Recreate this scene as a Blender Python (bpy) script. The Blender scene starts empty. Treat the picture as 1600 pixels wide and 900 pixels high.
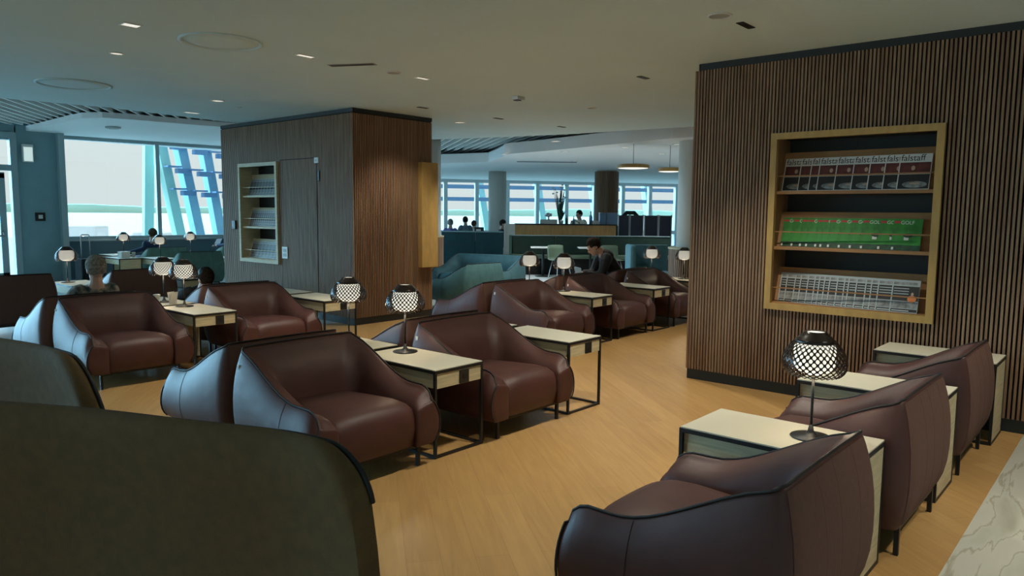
import bpy, bmesh, math, random
from mathutils import Vector, Matrix
random.seed(7)
PI = math.pi
scene = bpy.context.scene
C = scene.collection

# ---------------------------------------------------------------- camera
AZ = 0.713290303
PITCH = 0.102284514
ROLL = 0.009403233
Fv = Vector((math.cos(AZ)*math.cos(PITCH), math.sin(AZ)*math.cos(PITCH), -math.sin(PITCH)))
Rv = Vector((math.sin(AZ), -math.cos(AZ), 0))
Uv = Rv.cross(Fv)
R2 = Rv*math.cos(ROLL) + Uv*math.sin(ROLL)
U2 = -Rv*math.sin(ROLL) + Uv*math.cos(ROLL)
cd = bpy.data.cameras.new('camera')
cam = bpy.data.objects.new('camera', cd)
C.objects.link(cam)
M = Matrix.Identity(4)
for i in range(3):
    M[i][0], M[i][1], M[i][2] = R2[i], U2[i], -Fv[i]
M[0][3], M[1][3], M[2][3] = 0, 0, 1.6
cam.matrix_world = M
cd.sensor_width = 36
cd.lens = 36*1152.79/1600
cd.clip_start = 0.05
cd.clip_end = 2000
scene.camera = cam
FH = Vector((math.cos(AZ), math.sin(AZ), 0))
RH = Vector((math.sin(AZ), -math.cos(AZ), 0))

# ---------------------------------------------------------------- view, world, sun
scene.view_settings.view_transform = 'Standard'
scene.view_settings.look = 'None'
scene.view_settings.gamma = 1
scene.view_settings.use_curve_mapping = False
scene.view_settings.exposure = 0.0
SKY = (0.80, 0.86, 0.87)
world = bpy.data.worlds.new('sky')
scene.world = world
world.use_nodes = True
wb = world.node_tree.nodes['Background']
wb.inputs[0].default_value = (*SKY, 1)
wb.inputs[1].default_value = 1.0
sd = bpy.data.lights.new('low_daylight', 'SUN')
sd.energy = 17.0
sd.color = (0.33, 0.70, 1.0)
sd.angle = math.radians(60)
so = bpy.data.objects.new('low_daylight', sd)
C.objects.link(so)
so.location = (0, 40, 20)
sun_az = math.radians(108)
sun_el = math.radians(16)
sdir = Vector((math.cos(sun_az)*math.cos(sun_el), math.sin(sun_az)*math.cos(sun_el), math.sin(sun_el)))
so.rotation_euler = sdir.to_track_quat('Z', 'Y').to_euler()
SPOT_W = 170.0
LAMP_W = 2.2

# ---------------------------------------------------------------- materials
MATS = {}
def mat(name, col, rough=0.6, metal=0.0, noise=0.0, nscale=8.0, bump=0.0, bscale=60.0, emit=None, es=0.0, spec=0.5, stretch=None, col2=None, coat=0.0):
    m = bpy.data.materials.new(name)
    m.use_nodes = True
    nt = m.node_tree
    b = nt.nodes['Principled BSDF']
    b.inputs['Base Color'].default_value = (*col, 1)
    b.inputs['Roughness'].default_value = rough
    b.inputs['Metallic'].default_value = metal
    b.inputs['Specular IOR Level'].default_value = spec
    if coat:
        b.inputs['Coat Weight'].default_value = coat
        b.inputs['Coat Roughness'].default_value = 0.25
    tc = nt.nodes.new('ShaderNodeTexCoord')
    vec = tc.outputs['Object']
    if stretch:
        mp = nt.nodes.new('ShaderNodeMapping')
        mp.inputs['Scale'].default_value = stretch
        nt.links.new(vec, mp.inputs['Vector'])
        vec = mp.outputs['Vector']
    if noise or col2:
        n = nt.nodes.new('ShaderNodeTexNoise')
        n.inputs['Scale'].default_value = nscale
        n.inputs['Detail'].default_value = 5
        nt.links.new(vec, n.inputs['Vector'])
        r = nt.nodes.new('ShaderNodeValToRGB')
        a = col2 if col2 else tuple(c*(1-noise) for c in col)
        bb = col if col2 else tuple(min(1, c*(1+noise)) for c in col)
        r.color_ramp.elements[0].position = 0.35
        r.color_ramp.elements[1].position = 0.65
        r.color_ramp.elements[0].color = (*a, 1)
        r.color_ramp.elements[1].color = (*bb, 1)
        nt.links.new(n.outputs['Fac'], r.inputs['Fac'])
        nt.links.new(r.outputs['Color'], b.inputs['Base Color'])
    if bump:
        n2 = nt.nodes.new('ShaderNodeTexNoise')
        n2.inputs['Scale'].default_value = bscale
        n2.inputs['Detail'].default_value = 4
        nt.links.new(vec, n2.inputs['Vector'])
        bp = nt.nodes.new('ShaderNodeBump')
        bp.inputs['Strength'].default_value = bump
        bp.inputs['Distance'].default_value = 0.01
        nt.links.new(n2.outputs['Fac'], bp.inputs['Height'])
        nt.links.new(bp.outputs['Normal'], b.inputs['Normal'])
    if emit:
        b.inputs['Emission Color'].default_value = (*emit, 1)
        b.inputs['Emission Strength'].default_value = es
    MATS[name] = m
    return m

mat('leather', (0.072, 0.026, 0.021), 0.50, noise=0.12, nscale=5, bump=0.35, bscale=7, spec=0.42)
mat('brown_fabric', (0.125, 0.066, 0.052), 0.9, noise=0.06, nscale=40, bump=0.2, bscale=250, spec=0.2)
mat('seam_maroon', (0.030, 0.014, 0.012), 0.6)
mat('piping', (0.012, 0.010, 0.010), 0.6)
mat('teal_fabric', (0.05, 0.145, 0.17), 0.75, noise=0.1, nscale=10, bump=0.15, bscale=120)
mat('green_fabric', (0.10, 0.20, 0.165), 0.8, noise=0.1, nscale=10, bump=0.15, bscale=120)
mat('olive_fabric', (0.125, 0.070, 0.020), 0.85, noise=0.12, nscale=30, bump=0.3, bscale=300)
mat('black_metal', (0.012, 0.012, 0.012), 0.45, spec=0.4)
mat('grey_metal', (0.4, 0.42, 0.43), 0.35, metal=0.8)
mat('white_metal', (0.6, 0.66, 0.68), 0.45)
mat('cream_top', (0.62, 0.58, 0.46), 0.42, noise=0.04, nscale=3)
mat('cream_wood', (0.52, 0.44, 0.27), 0.55, noise=0.12, nscale=6, stretch=(1, 1, 12))
mat('socket_black', (0.015, 0.016, 0.015), 0.35)
mat('oak_gold', (0.44, 0.27, 0.08), 0.55, noise=0.10, nscale=6, stretch=(3, 3, 0.8))
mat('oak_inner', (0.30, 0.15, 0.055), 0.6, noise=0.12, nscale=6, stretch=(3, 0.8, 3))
mat('slat_wood', (0.30, 0.185, 0.105), 0.6, col2=(0.20, 0.105, 0.055), nscale=2.2, stretch=(12, 12, 0.7))
mat('black_felt', (0.006, 0.005, 0.005), 0.95)
mat('black_base', (0.012, 0.016, 0.016), 0.5)
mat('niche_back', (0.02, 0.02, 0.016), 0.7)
mat('ceiling_paint', (0.62, 0.77, 0.79), 0.8, noise=0.02, nscale=1.0)  # whitish ceiling; the blue tint stands in for cooler light on it
mat('soffit_paint', (0.82, 0.84, 0.84), 0.75)
mat('void_black', (0.008, 0.010, 0.010), 0.95)
mat('baffle_grey', (0.72, 0.73, 0.70), 0.7)
mat('wall_teal', (0.20, 0.33, 0.36), 0.6, noise=0.04, nscale=3)
mat('navy_panel', (0.06, 0.14, 0.19), 0.7)
mat('frame_grey', (0.30, 0.40, 0.42), 0.45)
mat('column_white', (0.62, 0.62, 0.57), 0.6, noise=0.02, nscale=2)
mat('paper_white', (0.66, 0.65, 0.60), 0.55)
mat('paper_grey', (0.36, 0.40, 0.40), 0.55)
mat('print_black', (0.018, 0.018, 0.018), 0.5)
mat('print_maroon', (0.09, 0.018, 0.016), 0.5, noise=0.5, nscale=14)
mat('print_grey', (0.22, 0.22, 0.21), 0.5, noise=0.5, nscale=22)
mat('print_face', (0.45, 0.30, 0.22), 0.6)
mat('print_green', (0.03, 0.22, 0.03), 0.5, noise=0.35, nscale=9)
mat('print_darkgreen', (0.012, 0.05, 0.022), 0.5, noise=0.6, nscale=18)
mat('print_red', (0.50, 0.04, 0.04), 0.5)
mat('print_orange', (0.70, 0.20, 0.05), 0.5)
mat('skin', (0.50, 0.30, 0.22), 0.55)
mat('hair_grey', (0.20, 0.19, 0.17), 0.95, spec=0.1, noise=0.4, nscale=40, bump=0.6, bscale=60)
mat('hair_dark', (0.022, 0.017, 0.014), 0.95, spec=0.1, noise=0.4, nscale=40, bump=0.6, bscale=60)
mat('hair_brown', (0.07, 0.045, 0.03), 0.95, spec=0.1, noise=0.4, nscale=40, bump=0.6, bscale=60)
mat('cloth_black', (0.005, 0.006, 0.010), 0.85, bump=0.4, bscale=14)
mat('cloth_navy', (0.015, 0.035, 0.09), 0.85, bump=0.4, bscale=14)
mat('cloth_floral', (0.02, 0.035, 0.035), 0.85, col2=(0.30, 0.26, 0.22), nscale=16)
mat('cloth_beige', (0.62, 0.54, 0.40), 0.85, bump=0.4, bscale=14)
mat('cloth_purple', (0.16, 0.15, 0.36), 0.85, bump=0.4, bscale=14)
mat('cloth_blue', (0.14, 0.22, 0.26), 0.85, bump=0.4, bscale=14)
mat('cloth_white', (0.6, 0.62, 0.62), 0.85, bump=0.4, bscale=14)
mat('jeans', (0.03, 0.04, 0.07), 0.85)
mat('dark_green', (0.018, 0.048, 0.036), 0.8, noise=0.1, nscale=6)
mat('dark_teal', (0.012, 0.055, 0.065), 0.8, noise=0.1, nscale=6)
mat('chair_green', (0.10, 0.15, 0.10), 0.7)
mat('counter_wood', (0.56, 0.30, 0.11), 0.55, noise=0.10, nscale=5, stretch=(3, 3, 0.6))
mat('screen_navy', (0.022, 0.030, 0.055), 0.5)
mat('blue_steel', (0.16, 0.28, 0.42), 0.4)
mat('leaf', (0.02, 0.07, 0.04), 0.6)
mat('white_plastic', (0.62, 0.64, 0.62), 0.4)
mat('lamp_bronze', (0.030, 0.017, 0.012), 0.25, spec=0.45)
mat('lamp_glow', (0.9, 0.88, 0.8), 0.5, emit=(1.0, 0.95, 0.80), es=0.95)
mat('down_glow', (0.8, 0.8, 0.75), 0.5, emit=(1.0, 0.97, 0.86), es=0.75)
mat('pend_glow', (0.9, 0.88, 0.8), 0.5, emit=(1.0, 0.96, 0.86), es=0.9)
mat('tarmac', (0.8, 0.82, 0.8), 0.9, noise=0.06, nscale=0.05)
mat('tree_line', (0.46, 0.76, 0.66), 0.9, noise=0.06, nscale=0.02)  # distance haze is mixed into the pale tree colour
mat('strut_blue', (0.34, 0.58, 0.72), 0.6)
mat('strut_mint', (0.46, 0.78, 0.70), 0.6)
mat('louvre_blue', (0.16, 0.30, 0.50), 0.6)
mat('vehicle_white', (0.75, 0.77, 0.77), 0.5)
mat('laptop_screen', (0.1, 0.15, 0.2), 0.3, emit=(0.22, 0.38, 0.50), es=0.55)
mat('sign_glow', (0.6, 0.7, 0.65), 0.5, emit=(0.75, 0.9, 0.85), es=0.6)
mat('eye_dark', (0.01, 0.01, 0.01), 0.2)

def glass_mat():
    m = bpy.data.materials.new('window_glass')
    m.use_nodes = True
    nt = m.node_tree
    nt.nodes.clear()
    o = nt.nodes.new('ShaderNodeOutputMaterial')
    mx = nt.nodes.new('ShaderNodeMixShader')
    t = nt.nodes.new('ShaderNodeBsdfTransparent')
    t.inputs[0].default_value = (0.95, 0.985, 0.98, 1)
    g = nt.nodes.new('ShaderNodeBsdfGlossy')
    g.inputs['Roughness'].default_value = 0.02
    mx.inputs[0].default_value = 0.05
    nt.links.new(t.outputs[0], mx.inputs[1])
    nt.links.new(g.outputs[0], mx.inputs[2])
    nt.links.new(mx.outputs[0], o.inputs[0])
    MATS['glass'] = m
glass_mat()

def wood_floor():
    m = bpy.data.materials.new('oak_floor')
    m.use_nodes = True
    nt = m.node_tree
    b = nt.nodes['Principled BSDF']
    L = nt.links.new
    tc = nt.nodes.new('ShaderNodeTexCoord')
    mp = nt.nodes.new('ShaderNodeMapping')
    mp.inputs['Rotation'].default_value = (0, 0, math.radians(-52))
    L(tc.outputs['Object'], mp.inputs['Vector'])
    br = nt.nodes.new('ShaderNodeTexBrick')
    br.inputs['Scale'].default_value = 1.0
    br.inputs['Brick Width'].default_value = 2.0
    br.inputs['Row Height'].default_value = 0.16
    br.inputs['Mortar Size'].default_value = 0.0012
    br.inputs['Mortar Smooth'].default_value = 0.2
    br.inputs['Color1'].default_value = (0.47, 0.285, 0.112, 1)
    br.inputs['Color2'].default_value = (0.41, 0.24, 0.09, 1)
    br.inputs['Mortar'].default_value = (0.32, 0.175, 0.065, 1)
    br.offset = 0.37
    L(mp.outputs['Vector'], br.inputs['Vector'])
    mp2 = nt.nodes.new('ShaderNodeMapping')
    mp2.inputs['Scale'].default_value = (0.8, 9, 1)
    L(mp.outputs['Vector'], mp2.inputs['Vector'])
    n = nt.nodes.new('ShaderNodeTexNoise')
    n.inputs['Scale'].default_value = 3
    n.inputs['Detail'].default_value = 7
    n.inputs['Distortion'].default_value = 0.8
    L(mp2.outputs['Vector'], n.inputs['Vector'])
    r = nt.nodes.new('ShaderNodeValToRGB')
    r.color_ramp.elements[0].position = 0.3
    r.color_ramp.elements[1].position = 0.7
    r.color_ramp.elements[0].color = (0.90, 0.87, 0.83, 1)
    r.color_ramp.elements[1].color = (1.08, 1.06, 1.02, 1)
    L(n.outputs['Fac'], r.inputs['Fac'])
    mx = nt.nodes.new('ShaderNodeMix')
    mx.data_type = 'RGBA'
    mx.blend_type = 'MULTIPLY'
    mx.inputs[0].default_value = 1
    L(br.outputs['Color'], mx.inputs[6])
    L(r.outputs['Color'], mx.inputs[7])
    L(mx.outputs[2], b.inputs['Base Color'])
    b.inputs['Roughness'].default_value = 0.36
    b.inputs['Specular IOR Level'].default_value = 0.45
    MATS['floor'] = m
wood_floor()

def marble():
    m = bpy.data.materials.new('pale_marble')
    m.use_nodes = True
    nt = m.node_tree
    b = nt.nodes['Principled BSDF']
    L = nt.links.new
    tc = nt.nodes.new('ShaderNodeTexCoord')
    mp = nt.nodes.new('ShaderNodeMapping')
    mp.inputs['Rotation'].default_value = (0, 0, math.radians(-35))
    mp.inputs['Scale'].default_value = (0.6, 3.2, 1)
    L(tc.outputs['Object'], mp.inputs['Vector'])
    n = nt.nodes.new('ShaderNodeTexNoise')
    n.inputs['Scale'].default_value = 1.5
    n.inputs['Detail'].default_value = 6
    n.inputs['Distortion'].default_value = 0.5
    L(mp.outputs['Vector'], n.inputs['Vector'])
    r = nt.nodes.new('ShaderNodeValToRGB')
    e = r.color_ramp.elements
    e[0].position = 0.30; e[0].color = (0.42, 0.41, 0.33, 1)
    e[1].position = 0.75; e[1].color = (0.50, 0.49, 0.40, 1)
    x = e.new(0.475); x.color = (0.52, 0.52, 0.45, 1)
    x = e.new(0.495); x.color = (0.38, 0.36, 0.27, 1)
    x = e.new(0.515); x.color = (0.54, 0.53, 0.46, 1)
    L(n.outputs['Fac'], r.inputs['Fac'])
    L(r.outputs['Color'], b.inputs['Base Color'])
    b.inputs['Roughness'].default_value = 0.2
    MATS['marble'] = m
marble()

# ---------------------------------------------------------------- mesh helpers
def bx(bm, x0, x1, y0, y1, z0, z1, mtx=None):
    vs = [Vector((x, y, z)) for x in (x0, x1) for y in (y0, y1) for z in (z0, z1)]
    if mtx is not None:
        vs = [mtx @ v for v in vs]
    v = [bm.verts.new(p) for p in vs]
    for f in ((0, 1, 3, 2), (4, 6, 7, 5), (0, 4, 5, 1), (2, 3, 7, 6), (0, 2, 6, 4), (1, 5, 7, 3)):
        bm.faces.new([v[i] for i in f])
    return v

def rbx(bm, x0, x1, y0, y1, z0, z1, r=0.01, seg=2, mtx=None):
    t = bmesh.new()
    bx(t, x0, x1, y0, y1, z0, z1)
    bmesh.ops.bevel(t, geom=t.edges[:], offset=r, segments=seg, profile=0.6, affect='EDGES')
    if mtx is not None:
        t.transform(mtx)
    me = bpy.data.meshes.new('tmp')
    t.to_mesh(me); t.free()
    bm.from_mesh(me)
    bpy.data.meshes.remove(me)

def tube(bm, pts, r, n=8, closed=False, rs=None):
    pts = [Vector(p) for p in pts]
    rings = []
    N = len(pts)
    prev = None
    for i, p in enumerate(pts):
        if closed:
            t = (pts[(i+1) % N]-pts[i-1])
        else:
            t = pts[min(i+1, N-1)]-pts[max(i-1, 0)]
        t.normalize()
        if prev is None:
            a = Vector((0, 0, 1)) if abs(t.z) < 0.9 else Vector((1, 0, 0))
            u = t.cross(a).normalized()
        else:
            u = (prev - t*prev.dot(t))
            if u.length < 1e-6:
                u = t.cross(Vector((0, 0, 1)))
            u.normalize()
        prev = u
        w = t.cross(u)
        rr = rs[i] if rs else r
        rings.append([bm.verts.new(p+(u*math.cos(2*PI*k/n)+w*math.sin(2*PI*k/n))*rr) for k in range(n)])
    for i in range(N if closed else N-1):
        a, b = rings[i], rings[(i+1) % N]
        for k in range(n):
            bm.faces.new((a[k], a[(k+1) % n], b[(k+1) % n], b[k]))
    if not closed:
        bm.faces.new(rings[0][::-1]); bm.faces.new(rings[-1])

def lathe(bm, prof, n=32, c=(0, 0, 0), cap=True):
    rings = []
    for r, z in prof:
        rings.append([bm.verts.new((c[0]+r*math.cos(2*PI*k/n), c[1]+r*math.sin(2*PI*k/n), c[2]+z)) for k in range(n)])
    for a, b in zip(rings, rings[1:]):
        for k in range(n):
            bm.faces.new((a[k], a[(k+1) % n], b[(k+1) % n], b[k]))
    if cap:
        bm.faces.new(rings[0][::-1]); bm.faces.new(rings[-1])

def prism(bm, poly, z0, z1):
    a = [bm.verts.new((x, y, z0)) for x, y in poly]
    b = [bm.verts.new((x, y, z1)) for x, y in poly]
    n = len(poly)
    bm.faces.new(a[::-1]); bm.faces.new(b)
    for i in range(n):
        bm.faces.new((a[i], a[(i+1) % n], b[(i+1) % n], b[i]))

def ellipsoid(bm, c, r, seg=20, ring=12, mtx=None):
    t = bmesh.new()
    bmesh.ops.create_uvsphere(t, u_segments=seg, v_segments=ring, radius=1)
    mm = Matrix.Translation(c) @ Matrix.Diagonal((*r, 1))
    if mtx is not None:
        mm = mtx @ mm
    t.transform(mm)
    me = bpy.data.meshes.new('tmp')
    t.to_mesh(me); t.free()
    bm.from_mesh(me); bpy.data.meshes.remove(me)

def obj(name, bm, m, parent=None, smooth=False, loc=None):
    bmesh.ops.recalc_face_normals(bm, faces=bm.faces[:])
    me = bpy.data.meshes.new(name)
    bm.to_mesh(me); bm.free()
    if smooth:
        for p in me.polygons:
            p.use_smooth = True
    me.materials.append(MATS[m] if isinstance(m, str) else m)
    o = bpy.data.objects.new(name, me)
    C.objects.link(o)
    if parent:
        o.parent = parent
    if loc:
        o.location = loc
    return o

def obox(name, b, m, parent=None, r=0.0, mtx=None):
    bm = bmesh.new()
    if r:
        rbx(bm, *b, r=r, mtx=mtx)
    else:
        bx(bm, *b, mtx=mtx)
    return obj(name, bm, m, parent)

def tag(o, label, cat, group=None, kind=None):
    if label: o['label'] = label
    if cat: o['category'] = cat
    if group: o['group'] = group
    if kind: o['kind'] = kind
    return o

def thing(name, label, cat, loc=(0, 0, 0), rz=0, group=None):
    o = bpy.data.objects.new(name, None)
    o.empty_display_size = 0.1
    C.objects.link(o)
    o.location = loc
    o.rotation_euler = (0, 0, rz)
    return tag(o, label, cat, group)

def struct(o):
    o['kind'] = 'structure'
    return o

def dup(root, label=None, loc=None, rz=None, group=None):
    def rec(o, par):
        c = o.copy(); C.objects.link(c)
        if par: c.parent = par
        for ch in list(o.children):
            rec(ch, c)
        return c
    r = rec(root, None)
    if loc is not None: r.location = loc
    if rz is not None: r.rotation_euler = (0, 0, rz)
    if label: r['label'] = label
    if group: r['group'] = group
    return r

def text_mesh(txt, size, depth=0.0005, sx=1.0):
    cu = bpy.data.curves.new('t', 'FONT')
    cu.body = txt; cu.size = size; cu.extrude = depth
    cu.align_x = 'LEFT'
    o = bpy.data.objects.new('t', cu)
    C.objects.link(o)
    bpy.context.view_layer.update()
    me = bpy.data.meshes.new_from_object(o.evaluated_get(bpy.context.evaluated_depsgraph_get()))
    bpy.data.objects.remove(o)
    if sx != 1.0:
        me.transform(Matrix.Diagonal((sx, 1, 1, 1)))
    me.materials.clear()
    return me

def V(r, d, z=0):
    p = FH*d + RH*r
    return Vector((p.x, p.y, z))

def facing(r, d):          # frame of the far wing: local x = along its fronts, local y = away from the lounge
    return Matrix.Translation(V(r, d)) @ Matrix.Rotation(AZ-PI/2, 4, 'Z')

# ---------------------------------------------------------------- room shell
obj_floor = struct(obox('floor', (-8, 50, 0.61, 46, -0.1, 0.0), 'floor'))
struct(obox('floor', (-8, 50, -8, 0.61, -0.1, 0.0), 'marble'))
mat('pale_stone', (0.60, 0.62, 0.58), 0.22, noise=0.05, nscale=2)
bm = bmesh.new(); prism(bm, [(-8, 8.75), (11.6, 8.75), (11.6, 0.63), (50, 0.63), (50, 46), (-8, 46)], -0.05, 0.002)
struct(obj('floor', bm, 'pale_stone'))
struct(obox('trim_1', (-8, 6.5, 0.608, 0.612, -0.1, 0.0008), 'marble'))

# main ceiling
CE = [(-8, -8), (12.0, -8), (11.6, 2.5), (11.0, 6.0), (10.78, 8.14), (10.35, 9.8), (10.0, 10.85), (9.2, 11.25), (8.0, 11.38), (6.05, 11.36), (4.23, 11.13), (3.0, 11.32), (-8, 11.6)]
bm = bmesh.new(); prism(bm, CE, 3.0, 3.3); struct(obj('ceiling', bm, 'ceiling_paint'))
bm = bmesh.new(); prism(bm, [(-8.1, -8.1), (38, -8.1), (38.2, 11.6), (36.9, 12.9), (15.9, 26.4), (14.5, 25.8), (14.5, 19.1), (-8.1, 19.1)], 3.75, 3.9)
struct(obj('ceiling', bm, 'void_black'))
# slatted baffle ceiling between the plaster fields
bm = bmesh.new()
ROOF = [(-8, -8), (37.9, -8), (38.1, 11.6), (36.7, 12.6), (15.9, 26.0), (14.7, 25.6), (14.5, 18.9), (13.3, 17.5), (4.98, 18.0), (-8, 18.0)]
def inside(x, y, poly=ROOF):
    c = False
    for (x0, y0), (x1, y1) in zip(poly, poly[1:]+poly[:1]):
        if (y0 > y) != (y1 > y) and x < (x1-x0)*(y-y0)/(y1-y0)+x0:
            c = not c
    return c
th = math.radians(55)
mtx = Matrix.Translation((11, 12, 0)) @ Matrix.Rotation(th, 4, 'Z')
for k in range(-65, 66):
    y = k*0.2
    start = None
    for q in range(-60, 62):
        x = q*0.2
        p = mtx @ Vector((x, y, 0))
        ok = q < 61 and inside(p.x, p.y)
        if ok and start is None: start = x
        if not ok and start is not None:
            bx(bm, start, x-.2, y-0.02, y+0.02, 3.3, 3.45, mtx); start = None
struct(obj('trim_2', bm, 'baffle_grey'))
# soffit by the left windows
LS = [(5.19, 17.9), (5.09, 15.14), (5.1, 14.6), (5.3, 14.23), (5.7, 14.08), (6.24, 14.02), (7.42, 13.86), (10.5, 13.6), (13.2, 14.6), (13.5, 19.5), (5.19, 19.5)]
bm = bmesh.new(); prism(bm, LS, 3.2, 3.3); struct(obj('ceiling', bm, 'soffit_paint'))
# soffit of the far wing
RS = [(14.6, 18.5), (14.52, 15.21), (14.85, 13.74), (14.0, 12.6), (13.5, 12.0), (13.11, 11.6), (12.92, 10.28), (12.67, 9.23), (12.06, 6.64), (12.0, 2.0), (12.0, -6), (38, -6), (38.2, 11.8), (36.9, 12.75), (15.75, 26.2), (14.6, 25.8)]
bm = bmesh.new(); prism(bm, RS, 2.95, 3.2); struct(obj('ceiling', bm, 'soffit_paint'))
# walls behind and beside the viewer
struct(obox('wall_back', (-8.1, -8, -8, 18, 0, 0.5), 'column_white'))
struct(obox('wall_back', (-8.1, -8, -8, 18, 3.0, 3.75), 'column_white'))
struct(obox('wall_south', (-8, 38, -8.1, -8, 0, 3.75), 'column_white'))

# slatted walls
def slats(bm, axis, fixed, a0, a1, z0, z1, holes, out=-1, pitch=0.03, w=0.0165, dp=0.022):
    n = int((a1-a0)/pitch)
    for k in range(n):
        a = a0+(k+0.25)*pitch
        segs = [(z0, z1)]
        for (h0, h1, g0, g1) in holes:
            if a+w > h0 and a < h1:
                segs = [(z0, g0), (g1, z1)]
        for s0, s1 in segs:
            if axis == 'y':
                bx(bm, min(fixed, fixed+out*dp), max(fixed, fixed+out*dp), a, a+w, s0, s1)
            else:
                bx(bm, a, a+w, min(fixed, fixed+out*dp), max(fixed, fixed+out*dp), s0, s1)

WX = 6.522; PXf = 6.312; PY = 8.362
H0, H1, G0, G1 = 1.25, 2.60, 0.76, 2.31
bm = bmesh.new()
for (y0, y1, z0, z1) in ((-8, H0+.03, 0, 3.0), (H1-.03, 3.34, 0, 3.0), (H0+.03, H1-.03, 0, G0+.03), (H0+.03, H1-.03, G1-.03, 3.0)):
    bx(bm, WX, WX+0.5, y0, y1, z0, z1)
bx(bm, WX+.45, WX+.5, H0, H1, G0, G1)
wr = struct(obj('wall_right', bm, 'black_felt'))
bm = bmesh.new(); slats(bm, 'y', WX, -2.0, 3.37, 0.10, 2.935, [(H0-.0, H1+.0, G0, G1)])
slats(bm, 'x', 3.34, 6.5, 7.0, 0.10, 2.935, [], out=1)
o = obj('slat_cladding', bm, 'slat_wood', wr)
struct(obox('baseboard_right', (WX-.012, WX+.3, -7.9, 3.355, 0, 0.10), 'black_base'))
struct(obox('trim_3', (WX-.004, WX+.3, -7.9, 3.32, 2.94, 3.0), 'black_base'))

LH0, LH1, LG0, LG1 = 10.21, 11.36, 0.76, 2.34
PR, PB = 7.76, 11.95
bm = bmesh.new()
for (y0, y1, z0, z1) in ((PY, LH0+.03, 0, 3.0), (LH1-.03, PB, 0, 3.0), (LH0+.03, LH1-.03, 0, LG0+.03), (LH0+.03, LH1-.03, LG1-.03, 3.0)):
    bx(bm, PXf, PR, y0, y1, z0, z1)
o = bm
wc = struct(obj('wall_centre', bm, 'black_felt'))
bm = bmesh.new(); slats(bm, 'y', PXf, PY-.02, PB, 0.10, 2.93, [(LH0, LH1, LG0, LG1)])
slats(bm, 'x', PY, PXf, PR, 0.10, 2.93, [], out=-1)
slats(bm, 'y', PR, PY, PB, 0.10, 2.93, [], out=1)
slats(bm, 'x', PB, PXf, PR, 0.10, 2.93, [], out=1)
obj('slat_cladding', bm, 'slat_wood', wc)
struct(obox('baseboard_centre', (PXf-.012, PR+.01, PY-.012, PB+.01, 0, 0.10), 'black_base'))
struct(obox('trim_4', (PXf-.01, PR+.01, PY-.01, PB+.01, 2.945, 2.998), 'black_base'))
# flush door in the left face of the centre block, seen as thin joints
bm = bmesh.new()
fx = PXf-.0235
bx(bm, fx, fx+.02, 9.19, 9.20, 0.10, 2.36); bx(bm, fx, fx+.02, 10.14, 10.15, 0.10, 2.36); bx(bm, fx, fx+.02, 9.19, 10.15, 2.352, 2.362)
dr = struct(obj('door_1', bm, 'black_felt'))
obox('door_handle', (fx-.012, fx+.002, 9.12, 9.16, 2.02, 2.17), 'black_metal', dr, r=0.003)

# ---------------------------------------------------------------- left window wall
def wframe(name, p0, p1, z0, z1, verts_t, horiz, t=0.07, glassz=None, d=0.12, fm='frame_grey'):
    """window between two plan points; verts_t: mullion positions along the run"""
    p0 = Vector((*p0, 0)); p1 = Vector((*p1, 0)); L = (p1-p0).length
    ang = math.atan2(p1.y-p0.y, p1.x-p0.x)
    mtx = Matrix.Translation(p0) @ Matrix.Rotation(ang, 4, 'Z')
    bm = bmesh.new()
    for x in verts_t:
        bx(bm, x-t/2, x+t/2, -d/2, d/2, z0, z1, mtx)
    for z in horiz:
        bx(bm, -t/2, L+t/2, -d/2+.004, d/2-.004, z-t/2, z+t/2, mtx)
    fr = struct(obj(name, bm, fm))
    bm = bmesh.new()
    bx(bm, 0, L, -.006, .006, z0, z1, mtx)
    g = obj('window_pane', bm, 'glass', fr)
    return fr, mtx, L
A0 = (5.93, 18.45); A1 = (12.6, 17.72)
w1, wm, WL = wframe('window_1', A0, A1, 0.9, 3.2, [0.0, 2.05, 4.55, 6.7], [0.92, 3.17], t=0.09)
bm = bmesh.new(); bx(bm, -0.1, WL, -0.15, 0.15, 0, 0.88, wm)
struct(obj('wall_left', bm, 'navy_panel'))
bm = bmesh.new(); bx(bm, -0.1, WL, -0.2, 0.06, 0.86, 0.9, wm)
struct(obj('trim_5', bm, 'frame_grey'))
# wall with the glazed door
bm = bmesh.new()
bx(bm, 4.98, 5.80, 18.0, 18.5, 0, 3.3)
bx(bm, -8, 5.0, 18.0, 18.2, 3.0, 3.75)
bx(bm, 2.0, 2.9, 18.0, 18.2, 0, 3.3)
bx(bm, 4.98, 14.6, 19.0, 19.1, 3.3, 3.75)
struct(obj('wall_far', bm, 'wall_teal'))
bm = bmesh.new()
bx(bm, 5.74, 5.86, 17.86, 18.0, 0, 3.25)
struct(obj('trim_6', bm, 'frame_grey'))
bm = bmesh.new()
for x in (2.95, 4.93):
    bx(bm, x-.06, x+.06, 17.95, 18.12, 0, 3.15)
for z in (3.09, 2.42, 0.06):
    bx(bm, 2.9, 4.98, 17.96, 18.11, z-.06, z+.06)
d2 = struct(obj('door_2', bm, 'frame_grey'))
bm = bmesh.new()
bx(bm, 4.62, 4.74, 17.93, 18.0, 0.1, 2.3); bx(bm, 3.05, 3.17, 17.93, 18.0, 0.1, 2.3)
bx(bm, 3.05, 4.74, 17.93, 18.0, 2.2, 2.32); bx(bm, 3.05, 4.74, 17.93, 18.0, 0.1, 0.25)
obj('door_leaf', bm, 'frame_grey', d2)
bm = bmesh.new(); bx(bm, 3.0, 4.9, 18.02, 18.03, 0.12, 3.05)
obj('door_pane', bm, 'glass', d2)
bm = bmesh.new()
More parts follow.
